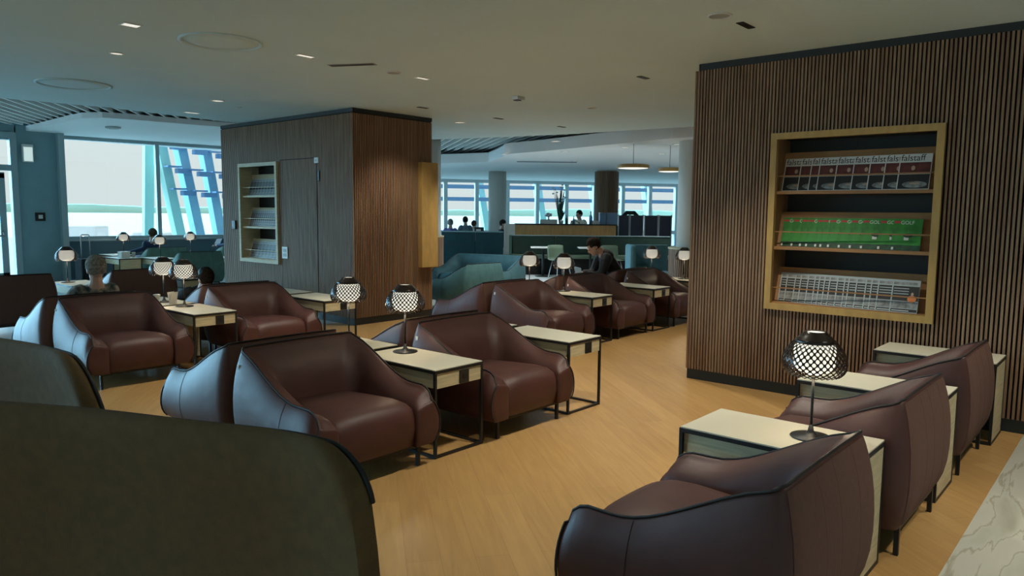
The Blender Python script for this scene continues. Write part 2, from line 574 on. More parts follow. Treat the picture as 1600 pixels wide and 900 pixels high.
tube(bm, [(3.1, 17.86, 1.02), (4.66, 17.86, 1.02)], 0.018); tube(bm, [(4.66, 17.93, 1.12), (4.66, 17.86, 1.02)], 0.012); tube(bm, [(3.15, 17.93, 1.02), (3.15, 17.86, 1.02)], 0.012)
obj('push_bar', bm, 'grey_metal', d2, True)
# far-left closure of the room
struct(wframe('window_2', (-8, 18.1), (2.0, 18.1), 0.0, 3.1, [0.05, 2.5, 5, 7.5, 9.95], [0.05, 3.05], t=0.09)[0])

struct(wframe('window_added', (-8.05, -8), (-8.05, 18), 0.5, 3.0, [k*2.6+.05 for k in range(10)], [0.55, 2.95], t=0.09)[0])  # unseen glazing, added to let daylight in from behind the viewer
# wall items of the left wall
s = tag(obox('exit_sign', (5.08, 5.28, 17.9, 17.99, 2.55, 2.92), 'white_plastic', r=0.008), 'small white lit sign on the teal wall beside the glazed door', 'sign')
obox('lit_panel', (5.10, 5.26, 17.893, 17.9, 2.57, 2.86), 'sign_glow', s)
s = tag(obox('wall_switch', (5.27, 5.46, 17.97, 17.998, 1.32, 1.5), 'black_metal', r=0.006), 'square black button plate low on the teal wall by the glazed door', 'switch')
obox('button', (5.325, 5.405, 17.955, 17.97, 1.37, 1.45), 'white_plastic', s, r=0.004)

# ---------------------------------------------------------------- far wing windows
q0 = V(-9.5, 29.0); q1 = V(14.5, 36.2)
run = (Vector((q1.x, q1.y))-Vector((q0.x, q0.y))).length
mx = []
k = 0.25
while k < run:
    mx.append(k); k += 1.345
w3, wm3, WL3 = wframe('window_3', (q0.x, q0.y), (q1.x, q1.y), 0.0, 2.95, mx, [0.06, 0.75, 2.9], t=0.16, d=0.2, fm='white_metal')
bm = bmesh.new(); prism(bm, [(14.5, 18.0), (14.5, 34), (46, 34), (46, 33.9), (14.62, 33.9), (14.62, 18.0)], 0, 3.2)
bm.free()
bm = bmesh.new(); bx(bm, 14.5, 14.6, 19.0, 26.0, 0, 3.2); bx(bm, 14.4, 16.0, 25.9, 26.1, 0, 3.75)
struct(obj('wall_side', bm, 'column_white'))

# ---------------------------------------------------------------- outdoors
bm = bmesh.new(); bx(bm, -1500, 1500, 19.5, 1500, -3.2, -3.0); bx(bm, 50.2, 1500, -1500, 19.5, -3.2, -3.0)
struct(obj('floor', bm, 'tarmac'))
bm = bmesh.new()
prev = None
pts = []
for k in range(120):
    a = math.radians(-10+k*1.1)
    pts.append((900*math.cos(a), 900*math.sin(a), 3.6+1.2*random.random()+1.3*math.sin(k*.35)))
for (p, q) in zip(pts, pts[1:]):
    v = []
    for (x, y, h) in (p, q):
        v.append([bm.verts.new((x, y, -3)), bm.verts.new((x, y, h)), bm.verts.new((x*1.06, y*1.06, h+1)), bm.verts.new((x*1.06, y*1.06, -3))])
    for i in range(3):
        bm.faces.new((v[0][i], v[0][i+1], v[1][i+1], v[1][i]))
tag(obj('tree_line', bm, 'tree_line'), 'low hazy green belt of trees on the horizon outside the windows', 'trees', kind='stuff')

def beam(bm, a, b, w, d):
    a = Vector(a); b = Vector(b)
    t = (b-a).normalized(); s = Vector((t.y, -t.x, 0))
    if s.length < 1e-3: s = Vector((1, 0, 0))
    s.normalize(); n = t.cross(s)
    vs = []
    for p in (a, b):
        for i, j in ((-1, -1), (1, -1), (1, 1), (-1, 1)):
            vs.append(bm.verts.new(p+s*(i*w/2)+n*(j*d/2)))
    for f in ((0, 1, 2, 3), (7, 6, 5, 4), (0, 4, 5, 1), (1, 5, 6, 2), (2, 6, 7, 3), (3, 7, 4, 0)):
        bm.faces.new([vs[i] for i in f])

# slanted facade posts outside the left windows
posts = [((9.09, 3.36), (9.54, 0.83), 0.30, 'strut_mint', 'mint blue slanted post outside, nearest the window mullion'),
         ((9.62, 3.40), (10.09, 0.82), 0.33, 'strut_blue', 'blue slanted facade post outside, middle of the three'),
         ((10.33, 3.40), (10.73, 0.81), 0.30, 'strut_blue', 'blue slanted facade post outside, nearest the slatted block'),
         ((8.82, 3.39), (8.72, 1.02), 0.17, 'strut_mint', 'narrow mint post almost upright beside the window mullion')]
for ((xa, za), (xb, zb_), w, m, lb) in posts:
    k = (xb-xa)/(za-zb_)
    bm = bmesh.new()
    yy = 20.95 if w < .2 else 20.6
    beam(bm, (xa-k*1.4+(.13 if w < .2 else 0), yy, za+1.4), (xb+k*3.9+(.13 if w < .2 else 0), yy, zb_-3.8), w, 0.25)
    tag(obj('slanted_post', bm, m), lb, 'post', 'slanted facade posts outside')
lv = [(9.30, 3.22), (9.42, 2.58), (9.55, 1.98), (9.92, 3.12), (10.03, 2.52), (10.14, 1.94), (10.60, 3.05), (10.68, 2.48), (10.76, 1.92)]
for i, (x, z) in enumerate(lv):
    bm = bmesh.new()
    bx(bm, x-.02, x+.34, 20.2, 20.42, z, z+.13)
    bx(bm, x-.32, x+.06, 20.15, 20.42, z+.15, z+.19)
    tag(obj('sun_louvre', bm, 'louvre_blue'), 'short blue louvre blade between the slanted posts outside the left window', 'louvre', 'louvre blades by the left window')

# louvres and struts outside the far wing
mf = Matrix.Translation(q0) @ Matrix.Rotation(math.atan2(q1.y-q0.y, q1.x-q0.x), 4, 'Z')
for z, lb in ((2.06, 'lower'), (2.62, 'upper')):
    bm = bmesh.new(); bx(bm, -1, 24.5, 2.3, 2.6, z+.03, z+.20, mf)
    tag(obj('sun_louvre', bm, 'louvre_blue'), lb+' long blue horizontal louvre outside the far windows', 'louvre')
for k in range(9):
    bm = bmesh.new()
    x = 1.0+k*2.85
    for (sx, dx) in ((0, 1),):
        p = mf @ Vector((x-.6, 3.2, 4.5)); q = mf @ Vector((x+.75, 3.4, -3))
        beam(bm, p, q, 0.34, 0.3)
    tag(obj('facade_strut', bm, 'strut_mint'), 'pale mint slanted strut outside the far windows', 'post', 'struts outside the far windows')
# aircraft stand equipment seen faintly outside left
for (r, d, w, h, lb) in ((-36, 60, 5.5, 3.2, 'pale service vehicle standing outside beyond the left window'), (-31, 64, 3.0, 2.6, 'small pale baggage vehicle outside, right of the service vehicle')):
    p = V(r, d, -3)
    mt = Matrix.Translation(p) @ Matrix.Rotation(AZ-PI/2, 4, 'Z')
    t = thing('service_vehicle', lb, 'vehicle')
    bm = bmesh.new(); rbx(bm, -w/2, w/2, -1, 1, 0.5, h, r=0.2, mtx=mt); obj('vehicle_body', bm, 'vehicle_white', t)
    bm = bmesh.new(); bx(bm, -w/2+.3, -w/2+1.2, -1.03, -1.0, h-1.2, h-.5, mt); obj('windscreen', bm, 'louvre_blue', t)
    for sx in (-w/2+.8, w/2-.8):
        bm = bmesh.new(); tube(bm, [mt @ Vector((sx, -1.05, .45)), mt @ Vector((sx, -.75, .45))], .45, 16); obj('wheel', bm, 'black_metal', t)

# ---------------------------------------------------------------- armchair
def smooth01(x):
    x = max(0, min(1, x)); return x*x*(3-2*x)

def armchair(W=0.92, D=0.86, m='leather', name='armchair', label=None, group=None, hb=0.75, ha=0.50, TA=0.17, TB=0.23):
    t = thing(name, label, 'armchair', group=group)
    zb = 0.14
    ns, nc, nb = 14, 6, 14
    def path(hw, yf, yb, r):
        P = []
        for i in range(ns):
            P.append(((-hw, yf+(yb-r-yf)*(i/ns)**1.4), (-1, 0)))
        for i in range(nc+1):
            a = PI-(PI/2)*i/nc
            P.append(((-hw+r+r*math.cos(a), yb-r+r*math.sin(a)), (math.cos(a), math.sin(a))))
        for i in range(1, nb):
            P.append(((-hw+r+(2*hw-2*r)*i/nb, yb), (0, 1)))
        for i in range(nc+1):
            a = PI/2-(PI/2)*i/nc
            P.append(((hw-r+r*math.cos(a), yb-r+r*math.sin(a)), (math.cos(a), math.sin(a))))
        for i in range(1, ns+1):
            P.append(((hw, yf+(yb-r-yf)*(1-i/ns)**1.4), (1, 0)))
        return P
    out = path(W/2, -D/2, D/2, 0.085)
    inn = path(W/2-TA, -D/2, D/2-TB, 0.10)
    N = len(out)
    rings = []; ridge = []; midline = {}
    for i in range(N):
        (ox, oy), (nx, ny) = out[i]
        (ix, iy), _ = inn[i]
        tt = (oy+D/2)/D
        h = ha+(hb-ha)*smooth01((tt-0.22)/0.80)
        if tt < 0.12:
            h -= 0.085*(1-math.sqrt(max(0, 1-(1-tt/0.12)**2)))
        isb = ns+nc//2 <= i <= N-1-ns-nc//2
        if isb:
            h = hb + 0.012*math.sin(PI*(i-ns)/(N-2*ns))
        bulge = 0.020
        # arms bow outwards a little in plan
        bow = 0.012*math.sin(PI*min(1, max(0, tt)))
        prof = []
        for f in (0, .05, .13, .24, .37, .50, .63, .75, .85, .93, .98):
            prof.append((0, bulge*math.sin(PI*min(1, f**0.85))-0.042*f**5-0.040*(1-f)**8, zb+(h-zb)*f))
        prof.append((0.0, -0.044, h))
        for u, g, off in ((0.12, .975, -.038), (0.28, .92, -.014), (0.47, .83, 0), (0.66, .70, 0), (0.83, .52, 0), (0.95, .28, 0), (1.0, .0, 0)):
            prof.append((u, off, 0.37+(h-0.37)*g))
        prof += [(1.0, 0, 0.25), (1.0, 0, zb)]
        ring = []
        for (u, off, z) in prof:
            x = ox+(ix-ox)*u+nx*(off+bow*(1-u)); y = oy+(iy-oy)*u+ny*(off+bow*(1-u))
            ring.append(Vector((x, y, z)))
        ridge.append(ring[11].copy())
        rings.append(ring)
    # rounded arm fronts
    def ends(ring):
        c = Vector((sum(v.x for v in ring)/len(ring), 0, 0.33))
        res = []
        for dy, sc in ((0.007, 0.985), (0.013, 0.94), (0.018, 0.85), (0.021, 0.6)):
            res.append([Vector((c.x+(v.x-c.x)*sc, v.y-dy, c.z+(v.z-c.z)*sc)) for v in ring])
        return res
    full = ends(rings[0])[::-1]+rings+ends(rings[-1])
    bm = bmesh.new()
    vr = [[bm.verts.new(v) for v in r] for r in full]
    K = len(full[0])
    for a, b in zip(vr, vr[1:]):
        for k in range(K):
            bm.faces.new((a[k], a[(k+1) % K], b[(k+1) % K], b[k]))
    bm.faces.new(vr[0]); bm.faces.new(vr[-1])
    obj('arm_and_back_shell', bm, m, t, True)
    # seat block
    bm = bmesh.new()
    hx = W/2-TA+0.015
    nx_, ny_ = 14, 10
    y0, y1 = -D/2-0.014, D/2-TB+0.04
    sec = [(y0+.055, zb), (y0+.02, zb+.012), (y0+.006, zb+.07), (y0-.004, zb+.15), (y0+.004, zb+.215), (y0+.03, zb+.262), (y0+.09, zb+.285), (y0+.2, zb+.292), (y0+.35, zb+.285), (y1, zb+.265), (y1, zb)]
    rr = []
    for i in range(nx_+1):
        x = -hx+2*hx*i/nx_
        e = 1-abs(x/hx)**6
        rr.append([bm.verts.new((x, y+(0.03*(1-e) if y < 0 else 0), z-(0.03*(1-e) if z > zb+.1 else 0)+(0.012*(1-(x/hx)**2) if z > zb+.25 else 0))) for (y, z) in sec])
    for a, b in zip(rr, rr[1:]):
        for k in range(len(sec)):
            bm.faces.new((a[k], a[(k+1) % len(sec)], b[(k+1) % len(sec)], b[k]))
    bm.faces.new(rr[0]); bm.faces.new(rr[-1])
    obj('seat', bm, m, t, True)
    # piping on the outer ridge and down the arm fronts
    bm = bmesh.new()
    def front(ring, s):
        return [Vector((v.x, v.y-0.016, v.z)) for v in ring[1:11]]
    pl = front(rings[0], 1)+[r+Vector((0, 0, .003)) for r in ridge]+front(rings[-1], 1)[::-1]
    tube(bm, pl, 0.0055, 6)
    obj('piping', bm, 'piping', t, True)
    # cloth panel covering the outside of the back
    bm = bmesh.new()
    sel = rings[ns+nc//2+1:N-ns-nc//2-1]
    vv = [[bm.verts.new(Vector((v.x, v.y+.0015, v.z))) for v in r[1:11]] for r in sel]
    for a, b in zip(vv, vv[1:]):
        for k in range(9): bm.faces.new((a[k], a[k+1], b[k+1], b[k]))
    obj('back_panel', bm, 'brown_fabric' if m == 'leather' else m, t, True)
    # seams
    def seam(i):
        bm = bmesh.new()
        tube(bm, [v+Vector((0, 0, 0)) for v in rings[i][1:11]], 0.0022, 5)
        obj('seam', bm, 'seam_maroon', t, True)
    seam(int(ns*0.55)); seam(N-1-int(ns*0.55))
    for f in ((0.22, 0.5, 0.78)):
        seam(int(ns+nc+nb*f))
    bm = bmesh.new()
    c = rings[ns+1][8]
    bx(bm, c.x-.006, c.x+.002, c.y-.03, c.y-.012, c.z-.025, c.z+.012)
    obj('care_tag', bm, 'paper_white', t)
    for sx in (-1, 1):
        for sy in (-1, 1):
            bm = bmesh.new()
            x = sx*(W/2-.115); y = sy*(D/2-.05)
            bx(bm, x-.011, x+.011, y-.011, y+.011, 0, zb+.02)
            obj('leg', bm, 'black_metal', t)
    bm = bmesh.new()
    x = W/2-.115; y = D/2-.05
    for s_ in (-1, 1):
        bx(bm, s_*x-.009, s_*x+.009, -y, y, zb-.018, zb+.01)
        bx(bm, -x, x, s_*y-.009, s_*y+.009, zb-.018, zb+.01)
    bx(bm, -x, x, -y, y, zb-.004, zb+.01)
    obj('base_frame', bm, 'black_metal', t)
    return t

proto = armchair()
used = [False]
def place(xc, yc, rz, label, group, proto=proto, flag=used):
    if not flag[0]:
        flag[0] = True
        proto.location = (xc, yc, 0); proto.rotation_euler = (0, 0, rz)
        proto['label'] = label; proto['group'] = group
        return proto
    return dup(proto, label, (xc, yc, 0), rz, group)

# centre island
GC = 'maroon leather armchairs of the centre island'
place(2.70, 3.79, 0, 'maroon leather armchair in front of the centre, left of the lamp table', GC)
place(4.14, 3.79, 0, 'maroon leather armchair between the two front tables of the centre island', GC)
place(2.70, 4.72, PI, 'maroon armchair turned away, back to back behind the nearest left seat', GC)
place(4.17, 4.72, PI, 'maroon armchair turned away behind the seat between the two front tables', GC)
# right island, backs to the viewer
GR = 'maroon leather armchairs seen from behind at right'
place(2.64, 1.19, PI, 'nearest maroon leather armchair at lower right, seen from behind', GR)
place(4.08, 1.19, PI, 'maroon leather armchair at right, second from the lower corner', GR)
place(5.53, 1.19, PI, 'maroon leather armchair at right closest to the slatted wall', GR)
# left island
GL = 'maroon leather armchairs of the left island'
place(2.82, 7.32, 0, 'maroon leather armchair facing us with a grey haired man behind it', GL)
place(4.30, 7.38, 0, 'maroon leather armchair left of the block with the capped man behind it', GL)
place(2.76, 8.25, PI, 'maroon armchair holding the grey haired man, seen from its bluish side', GL)
place(4.33, 8.32, PI, 'maroon armchair holding the man in the black cap', GL)
# far left row
GG = 'maroon armchairs of the far left row, turned to the windows'
place(2.86, 11.05, PI, 'maroon armchair cut by the left frame edge, turned to the windows', GG)
place(4.42, 11.05, PI, 'maroon armchair turned to the windows, right of the grey haired man', GG)
# far right row
GF = 'maroon leather armchairs of the far right island'
place(6.84, 5.45, 0, 'maroon leather armchair far right of centre, leftmost facing us in its row', GF)
place(8.28, 5.45, 0, 'maroon leather armchair in front of the man at the laptop', GF)
place(9.74, 5.45, 0, 'maroon leather armchair with wrinkled back, beside the right slatted wall edge', GF)
place(6.80, 6.38, PI, 'maroon armchair turned away with bluish lit side, behind the leftmost far seat', GF)
place(8.28, 6.38, PI, 'maroon armchair turned away between the two paired far lamps and the man', GF)
place(9.76, 6.38, PI, 'maroon armchair in which the man in black hoodie sits', GF)

# teal and green armchairs
tp = armchair(m='teal_fabric', name='armchair', label='teal fabric armchair turned away behind the maroon far row', group='teal lounge seats')
tp.location = (8.80, 8.60, 0); tp.rotation_euler = (0, 0, PI)
ts = armchair(W=1.62, D=0.95, m='teal_fabric', name='sofa', label='wide teal fabric two seater facing left beside the turned teal armchair', group='teal lounge seats')
ts['category'] = 'sofa'
ts.location = (10.45, 9.92, 0); ts.rotation_euler = (0, 0, -PI/2+0.20)
gp = armchair(m='green_fabric', name='armchair', label='green armchair turned to the windows, nearest of the far green seats', group='green seats by the windows')
gp.location = (7.12, 14.75, 0); gp.rotation_euler = (0, 0, PI-0.1)
dup(gp, 'pale green armchair holding the man in navy jacket by the window', (7.32, 16.75, 0), PI)
dup(gp, 'green armchair by the window partly hidden by the slatted block', (9.02, 16.95, 0), PI+0.2)

# ---------------------------------------------------------------- side tables
def side_table():
    t = thing('side_table', None, 'side table')
    W, D, H = 0.45, 0.80, 0.585
    b = 0.018
    bm = bmesh.new()
    for sx in (-1, 1):
        for sy in (-1, 1):
            x = sx*(W/2-b/2); y = sy*(D/2-b/2)
            bx(bm, x-b/2, x+b/2, y-b/2, y+b/2, 0, H-.006)
    for sx in (-1, 1):
        x = sx*(W/2-b/2)
        bx(bm, x-b/2, x+b/2, -D/2+b, D/2-b, 0, b); bx(bm, x-b/2, x+b/2, -D/2+b, D/2-b, H-.026, H-.006)
    for sy in (-1, 1):
        y = sy*(D/2-b/2)
        bx(bm, -W/2+b, W/2-b, y-b/2, y+b/2, 0, b); bx(bm, -W/2+b, W/2-b, y-b/2, y+b/2, H-.026, H-.006)
    obj('frame', bm, 'black_metal', t)
    obox('table_top', (-W/2+.004, W/2-.004, -D/2+.004, D/2-.004, H-.008, H), 'cream_top', t)
    bm = bmesh.new()
    bx(bm, -W/2+b, W/2-b, -D/2+.006, D/2-b-.02, H-.125, H-.027)
    obj('apron_box', bm, 'cream_wood', t)
    bm = bmesh.new()
    bx(bm, -W/2+b, W/2-b, D/2-.016, D/2-.003, b, H-.03)
    obj('rear_panel', bm, 'cream_wood', t)
    s = obox('power_socket', (.0, .085, -D/2-.003, -D/2+.008, H-.122, H-.035), 'socket_black', t, r=0.002)
    bm = bmesh.new(); tube(bm, [(.043, -D/2-.006, H-.078), (.043, -D/2-.002, H-.078)], .02, 16); obj('socket_ring', bm, 'black_metal', s)
    return t
tproto = side_table(); tf = [False]
def table(x, y, rz, label, group):
    if not tf[0]:
        tf[0] = True
        tproto.location = (x, y, 0); tproto.rotation_euler = (0, 0, rz); tproto['label'] = label; tproto['group'] = group
        return tproto
    return dup(tproto, label, (x, y, 0), rz, group)
GT = 'cream side tables of the centre island'
table(3.42, 3.81, 0, 'cream topped side table with a lamp between the two front maroon chairs', GT)
table(4.86, 3.81, 0, 'cream topped side table without lamp at the right end of the centre island', GT)
table(3.42, 4.70, PI, 'cream side table behind the front lamp table, carrying the second lamp', GT)
table(4.83, 4.70, PI, 'cream side table just visible behind the right end table of the centre island', GT)
GT = 'cream side tables of the right island'
table(3.37, 1.25, PI, 'cream side table with the nearest lamp beside the lower right chair', GT)
table(4.80, 1.21, PI, 'cream side table between the second and third chairs at right', GT)
table(6.24, 1.15, PI, 'cream side table against the slatted wall at right', GT)
GT = 'cream side tables of the left island'
table(3.56, 7.36, 0, 'cream side table with lamp right of the chair in front of the grey haired man', GT)
table(5.08, 7.40, 0, 'cream side table near the slatted block, beside the left island chair', GT)
table(3.56, 8.26, PI, 'cream side table carrying the lamp next to the grey haired man', GT)
table(5.10, 8.32, PI, 'cream side table just behind the one near the slatted block', GT)
GT = 'cream side tables of the far left row'
table(3.72, 11.05, PI, 'cream side table with lamp between the far left maroon chairs', GT)
table(5.16, 11.0, PI, 'cream side table right of the far left maroon chairs', GT)
GT = 'cream side tables of the far right island'
table(7.56, 5.46, 0, 'cream side table with lamp between the two left chairs of the far right row', GT)
table(9.02, 5.46, 0, 'cream side table without lamp between the two right chairs of the far row', GT)
table(10.45, 5.46, 0, 'cream side table at the far end of the far right row', GT)
table(7.56, 6.38, PI, 'cream side table behind with the lamp above the bluish lit chair', GT)
table(10.55, 6.34, PI, 'cream side table with lamp before the teal booth', GT)
table(9.015, 6.40, PI, 'cream side table under the laptop of the person in black hoodie', GT)
GT = 'cream side tables by the left windows'
table(6.32, 16.25, PI, 'cream side table with a small box and luggage beside it by the window', GT)
table(6.80, 15.62, PI, 'cream side table with lamp in front of the man in navy jacket', GT)
table(6.62, 17.35, PI, 'cream side table with lamp nearest the left window sill', GT)
table(8.2, 17.2, PI, 'cream side table with lamp below the slanted posts', GT)
table(7.95, 14.9, PI, 'cream side table half hidden by the slatted block', GT)

# ---------------------------------------------------------------- lamps
def table_lamp():
    t = thing('table_lamp', None, 'table lamp')
    bm = bmesh.new(); lathe(bm, [(0.085, 0), (0.09, 0.003), (0.088, 0.007), (0.03, 0.012), (0.014, 0.03), (0.008, 0.06)], 32)
    obj('base', bm, 'black_metal', t, True)
    bm = bmesh.new(); tube(bm, [(0, 0, .03), (0, 0, .35)], .0065, 12); obj('stem', bm, 'black_metal', t, True)
    # shade: profile (radius, height)
    prof = [(0.048, 0.488), (0.064, 0.474), (0.080, 0.458), (0.095, 0.442), (0.110, 0.424), (0.124, 0.404), (0.134, 0.382), (0.140, 0.358), (0.140, 0.336), (0.135, 0.318), (0.126, 0.303), (0.112, 0.292)]
    def P(s):
        s = max(0, min(1, s))*(len(prof)-1); i = min(int(s), len(prof)-2); f = s-i
        return prof[i][0]*(1-f)+prof[i+1][0]*f, prof[i][1]*(1-f)+prof[i+1][1]*f
    bm = bmesh.new()
    lathe(bm, [(0.044, 0.492), (0.048, 0.492)]+[(P(s)[0]+.001, P(s)[1]) for s in (0.02, 0.09, 0.18, 0.27)]+[(P(s)[0]-.003, P(s)[1]-.001) for s in (0.27, 0.18, 0.09, 0.02)]+[(0.044, 0.492)], 40, cap=False)
    sh = obj('lamp_shade', bm, 'lamp_bronze', t, True)
    # pierced scale lattice
    bm = bmesh.new()
    nu, nv = 30, 12
    s0, s1 = 0.26, 1.0
    def Q(u, v):
        r, z = P(s0+(s1-s0)*v/nv)
        a = 2*PI*u/nu
        return Vector((r*math.cos(a), r*math.sin(a), z))
    for v in range(nv-1):
        for u in range(nu):
            uu = u+(0.5 if v % 2 else 0)
            c = Q(uu, v+1)
            d = [Q(uu, v), Q(uu+.5, v+1), Q(uu, v+2), Q(uu-.5, v+1)]
            m_ = [(d[i]+d[(i+1) % 4])/2 for i in range(4)]
            outer = []
            inner = []
            for i in range(4):
                outer.append(d[i])
                outer.append(m_[i])
            for i in range(8):
                a = outer[i]
                k = 0.86 if i % 2 == 0 else 0.92
                k = 0.60 if i % 2 == 0 else 0.80
                inner.append(c+(a-c)*k)
            ov = [bm.verts.new(p) for p in outer]; iv = [bm.verts.new(p) for p in inner]
            for i in range(8):
                bm.faces.new((ov[i], ov[(i+1) % 8], iv[(i+1) % 8], iv[i]))
    lo = obj('shade_lattice', bm, 'lamp_bronze', sh, False)
    md = lo.modifiers.new('thick', 'SOLIDIFY'); md.thickness = 0.003; md.offset = 0
    bm = bmesh.new()
    lathe(bm, [(0.002, 0.296), (0.045, 0.300), (0.072, 0.314), (0.088, 0.340), (0.092, 0.380), (0.090, 0.420), (0.080, 0.436), (0.060, 0.455), (0.043, 0.470), (0.040, 0.487), (0.002, 0.488)], 32)
    obj('diffuser', bm, 'lamp_glow', t, True)
    return t
lp = table_lamp(); lf = [False]
GLp = 'pierced dome table lamps'
def lamp(x, y, label, z=0.585):
    if not lf[0]:
        lf[0] = True; o = lp; o.location = (x, y, z); o['label'] = label; o['group'] = GLp
    else:
        o = dup(lp, label, (x, y, z), 0, GLp)
    ld = bpy.data.lights.new('lamp_light', 'POINT'); ld.energy = LAMP_W; ld.color = (1, 0.80, 0.55); ld.shadow_soft_size = 0.03
    # the bulb sits in the open underside of the shade
    l = bpy.data.objects.new('lamp_bulb', ld); C.objects.link(l); l.location = (x, y, z+0.275)
    l.parent = None
    l2 = None
lamp(3.49, 4.04, 'pierced dome lamp on the front table of the centre island')
lamp(3.56, 4.80, 'pierced dome lamp just left of the front one, on the table behind')
lamp(3.40, 1.12, 'nearest and largest pierced dome lamp, before the slatted wall at right')
lamp(3.56, 7.62, 'pierced dome lamp right of the grey haired man, nearer of the overlapping two')
lamp(3.58, 8.14, 'pierced dome lamp next to the grey haired man, farther of the overlapping two')
lamp(3.63, 11.2, 'pierced dome lamp left of the grey haired man, before the teal wall')
lamp(6.82, 17.45, 'tiny pierced dome lamp before the wide pale window pane')
lamp(6.68, 15.3, 'tiny pierced dome lamp in front of the man in navy jacket')
lamp(8.18, 17.1, 'tiny pierced dome lamp below the slanted posts at the left window')
lamp(7.66, 6.32, 'pierced dome lamp above the bluish lit far chair, left of the far pair')
lamp(7.66, 5.74, 'pierced dome lamp on the far right row table, right of the far pair')
lamp(10.50, 6.10, 'small pierced dome lamp in front of the teal booth')
lamp(10.50, 5.52, 'small pierced dome lamp cut by the edge of the right slatted wall')

# ---------------------------------------------------------------- high shell seats, lower left
def high_shell(pts, H, corner, label, seat_c, rz):
    t = thing('high_back_seat', label, 'high back chair', group='olive high back chairs at lower left')
    # resample plan curve
    P = [Vector((x, y)) for x, y in pts]
    n = 40
    def cr(s):
        s = s*(len(P)-1); i = min(int(s), len(P)-2); f = s-i
        p0 = P[max(i-1, 0)]; p1 = P[i]; p2 = P[i+1]; p3 = P[min(i+2, len(P)-1)]
        return 0.5*((2*p1)+(p2-p0)*f+(2*p0-5*p1+4*p2-p3)*f*f+(3*p1-p0-3*p2+p3)*f**3)
    pl = [cr(i/n) for i in range(n+1)]
    # denser samples near the ends for the rounded corners
    Ls = [0]
    for a, b in zip(pl, pl[1:]): Ls.append(Ls[-1]+(b-a).length)
    T = Ls[-1]
    def at_len(l):
        l = max(0, min(T, l))
        for i in range(n):
            if Ls[i+1] >= l:
                f = (l-Ls[i])/(Ls[i+1]-Ls[i]); return pl[i].lerp(pl[i+1], f), (pl[i+1]-pl[i]).normalized()
        return pl[-1], (pl[-1]-pl[-2]).normalized()
    sl = [corner*(1-math.cos(PI/2*k/10)) for k in range(11)]
    sl += [corner+(T-2*corner)*k/30 for k in range(1, 30)]
    sl += [T-x for x in sl[:11][::-1]]
    th = 0.055
    bm = bmesh.new(); rim = []
    rings = []
    for l in sl:
        p, tg = at_len(l)
        nrm = Vector((-tg.y, tg.x))     # inner side
        e = min(l, T-l)
        h = H if e >= corner else H-corner+math.sqrt(max(0, corner**2-(corner-e)**2))
        ring = []
        zs = [0.30+(h-0.02-0.30)*k/8 for k in range(9)]
        lean = lambda z: 0.05*math.sin(PI*(z-.3)/(H-.3+.001))
        q = lambda u, z: Vector((p.x+nrm.x*(u-lean(z)), p.y+nrm.y*(u-lean(z)), z))
        ring = [q(0, z) for z in zs]+[q(.012, h-.004), q(th/2, h+.004), q(th-.012, h-.004)]+[q(th, z) for z in zs[::-1]]
        rings.append(ring); rim.append(q(-.002, h-.012))
    vr = [[bm.verts.new(v) for v in r] for r in rings]
    K = len(rings[0])
    for a, b in zip(vr, vr[1:]):
        for k in range(K):
            bm.faces.new((a[k], a[(k+1) % K], b[(k+1) % K], b[k]))
    bm.faces.new(vr[0]); bm.faces.new(vr[-1])
    bmesh.ops.remove_doubles(bm, verts=bm.verts[:], dist=1e-5)
    obj('back_shell', bm, 'olive_fabric', t, True)
    bm = bmesh.new(); tube(bm, rim, 0.006, 6); obj('piping', bm, 'piping', t, True)
    mt = Matrix.Translation((seat_c[0], seat_c[1], 0)) @ Matrix.Rotation(rz, 4, 'Z')
    bm = bmesh.new(); rbx(bm, -.48, .48, -.36, .30, .28, .46, r=0.05, seg=4, mtx=mt); obj('seat', bm, 'olive_fabric', t, True)
    for sx in (-.4, .4):
        for sy in (-.28, .25):
            bm = bmesh.new(); tube(bm, [mt @ Vector((sx, sy, 0)), mt @ Vector((sx, sy, .3))], .012, 8); obj('leg', bm, 'black_metal', t)
    return t
high_shell([(0.30, 2.36), (0.42, 2.22), (0.60, 1.92), (0.74, 1.60), (0.85, 1.34), (0.875, 1.14)][::-1], 1.14, 0.11, 'nearest olive high backed chair filling the lower left corner, seen from behind', (1.05, 1.95), -PI/2+math.radians(200-180)+PI/2*0)
high_shell([(0.62, 3.80), (0.74, 3.45), (0.84, 3.10), (0.88, 2.78), (0.86, 2.48)][::-1], 1.12, 0.26, 'farther olive high backed chair at the left edge behind the nearest one', (1.32, 3.2), -PI/2)

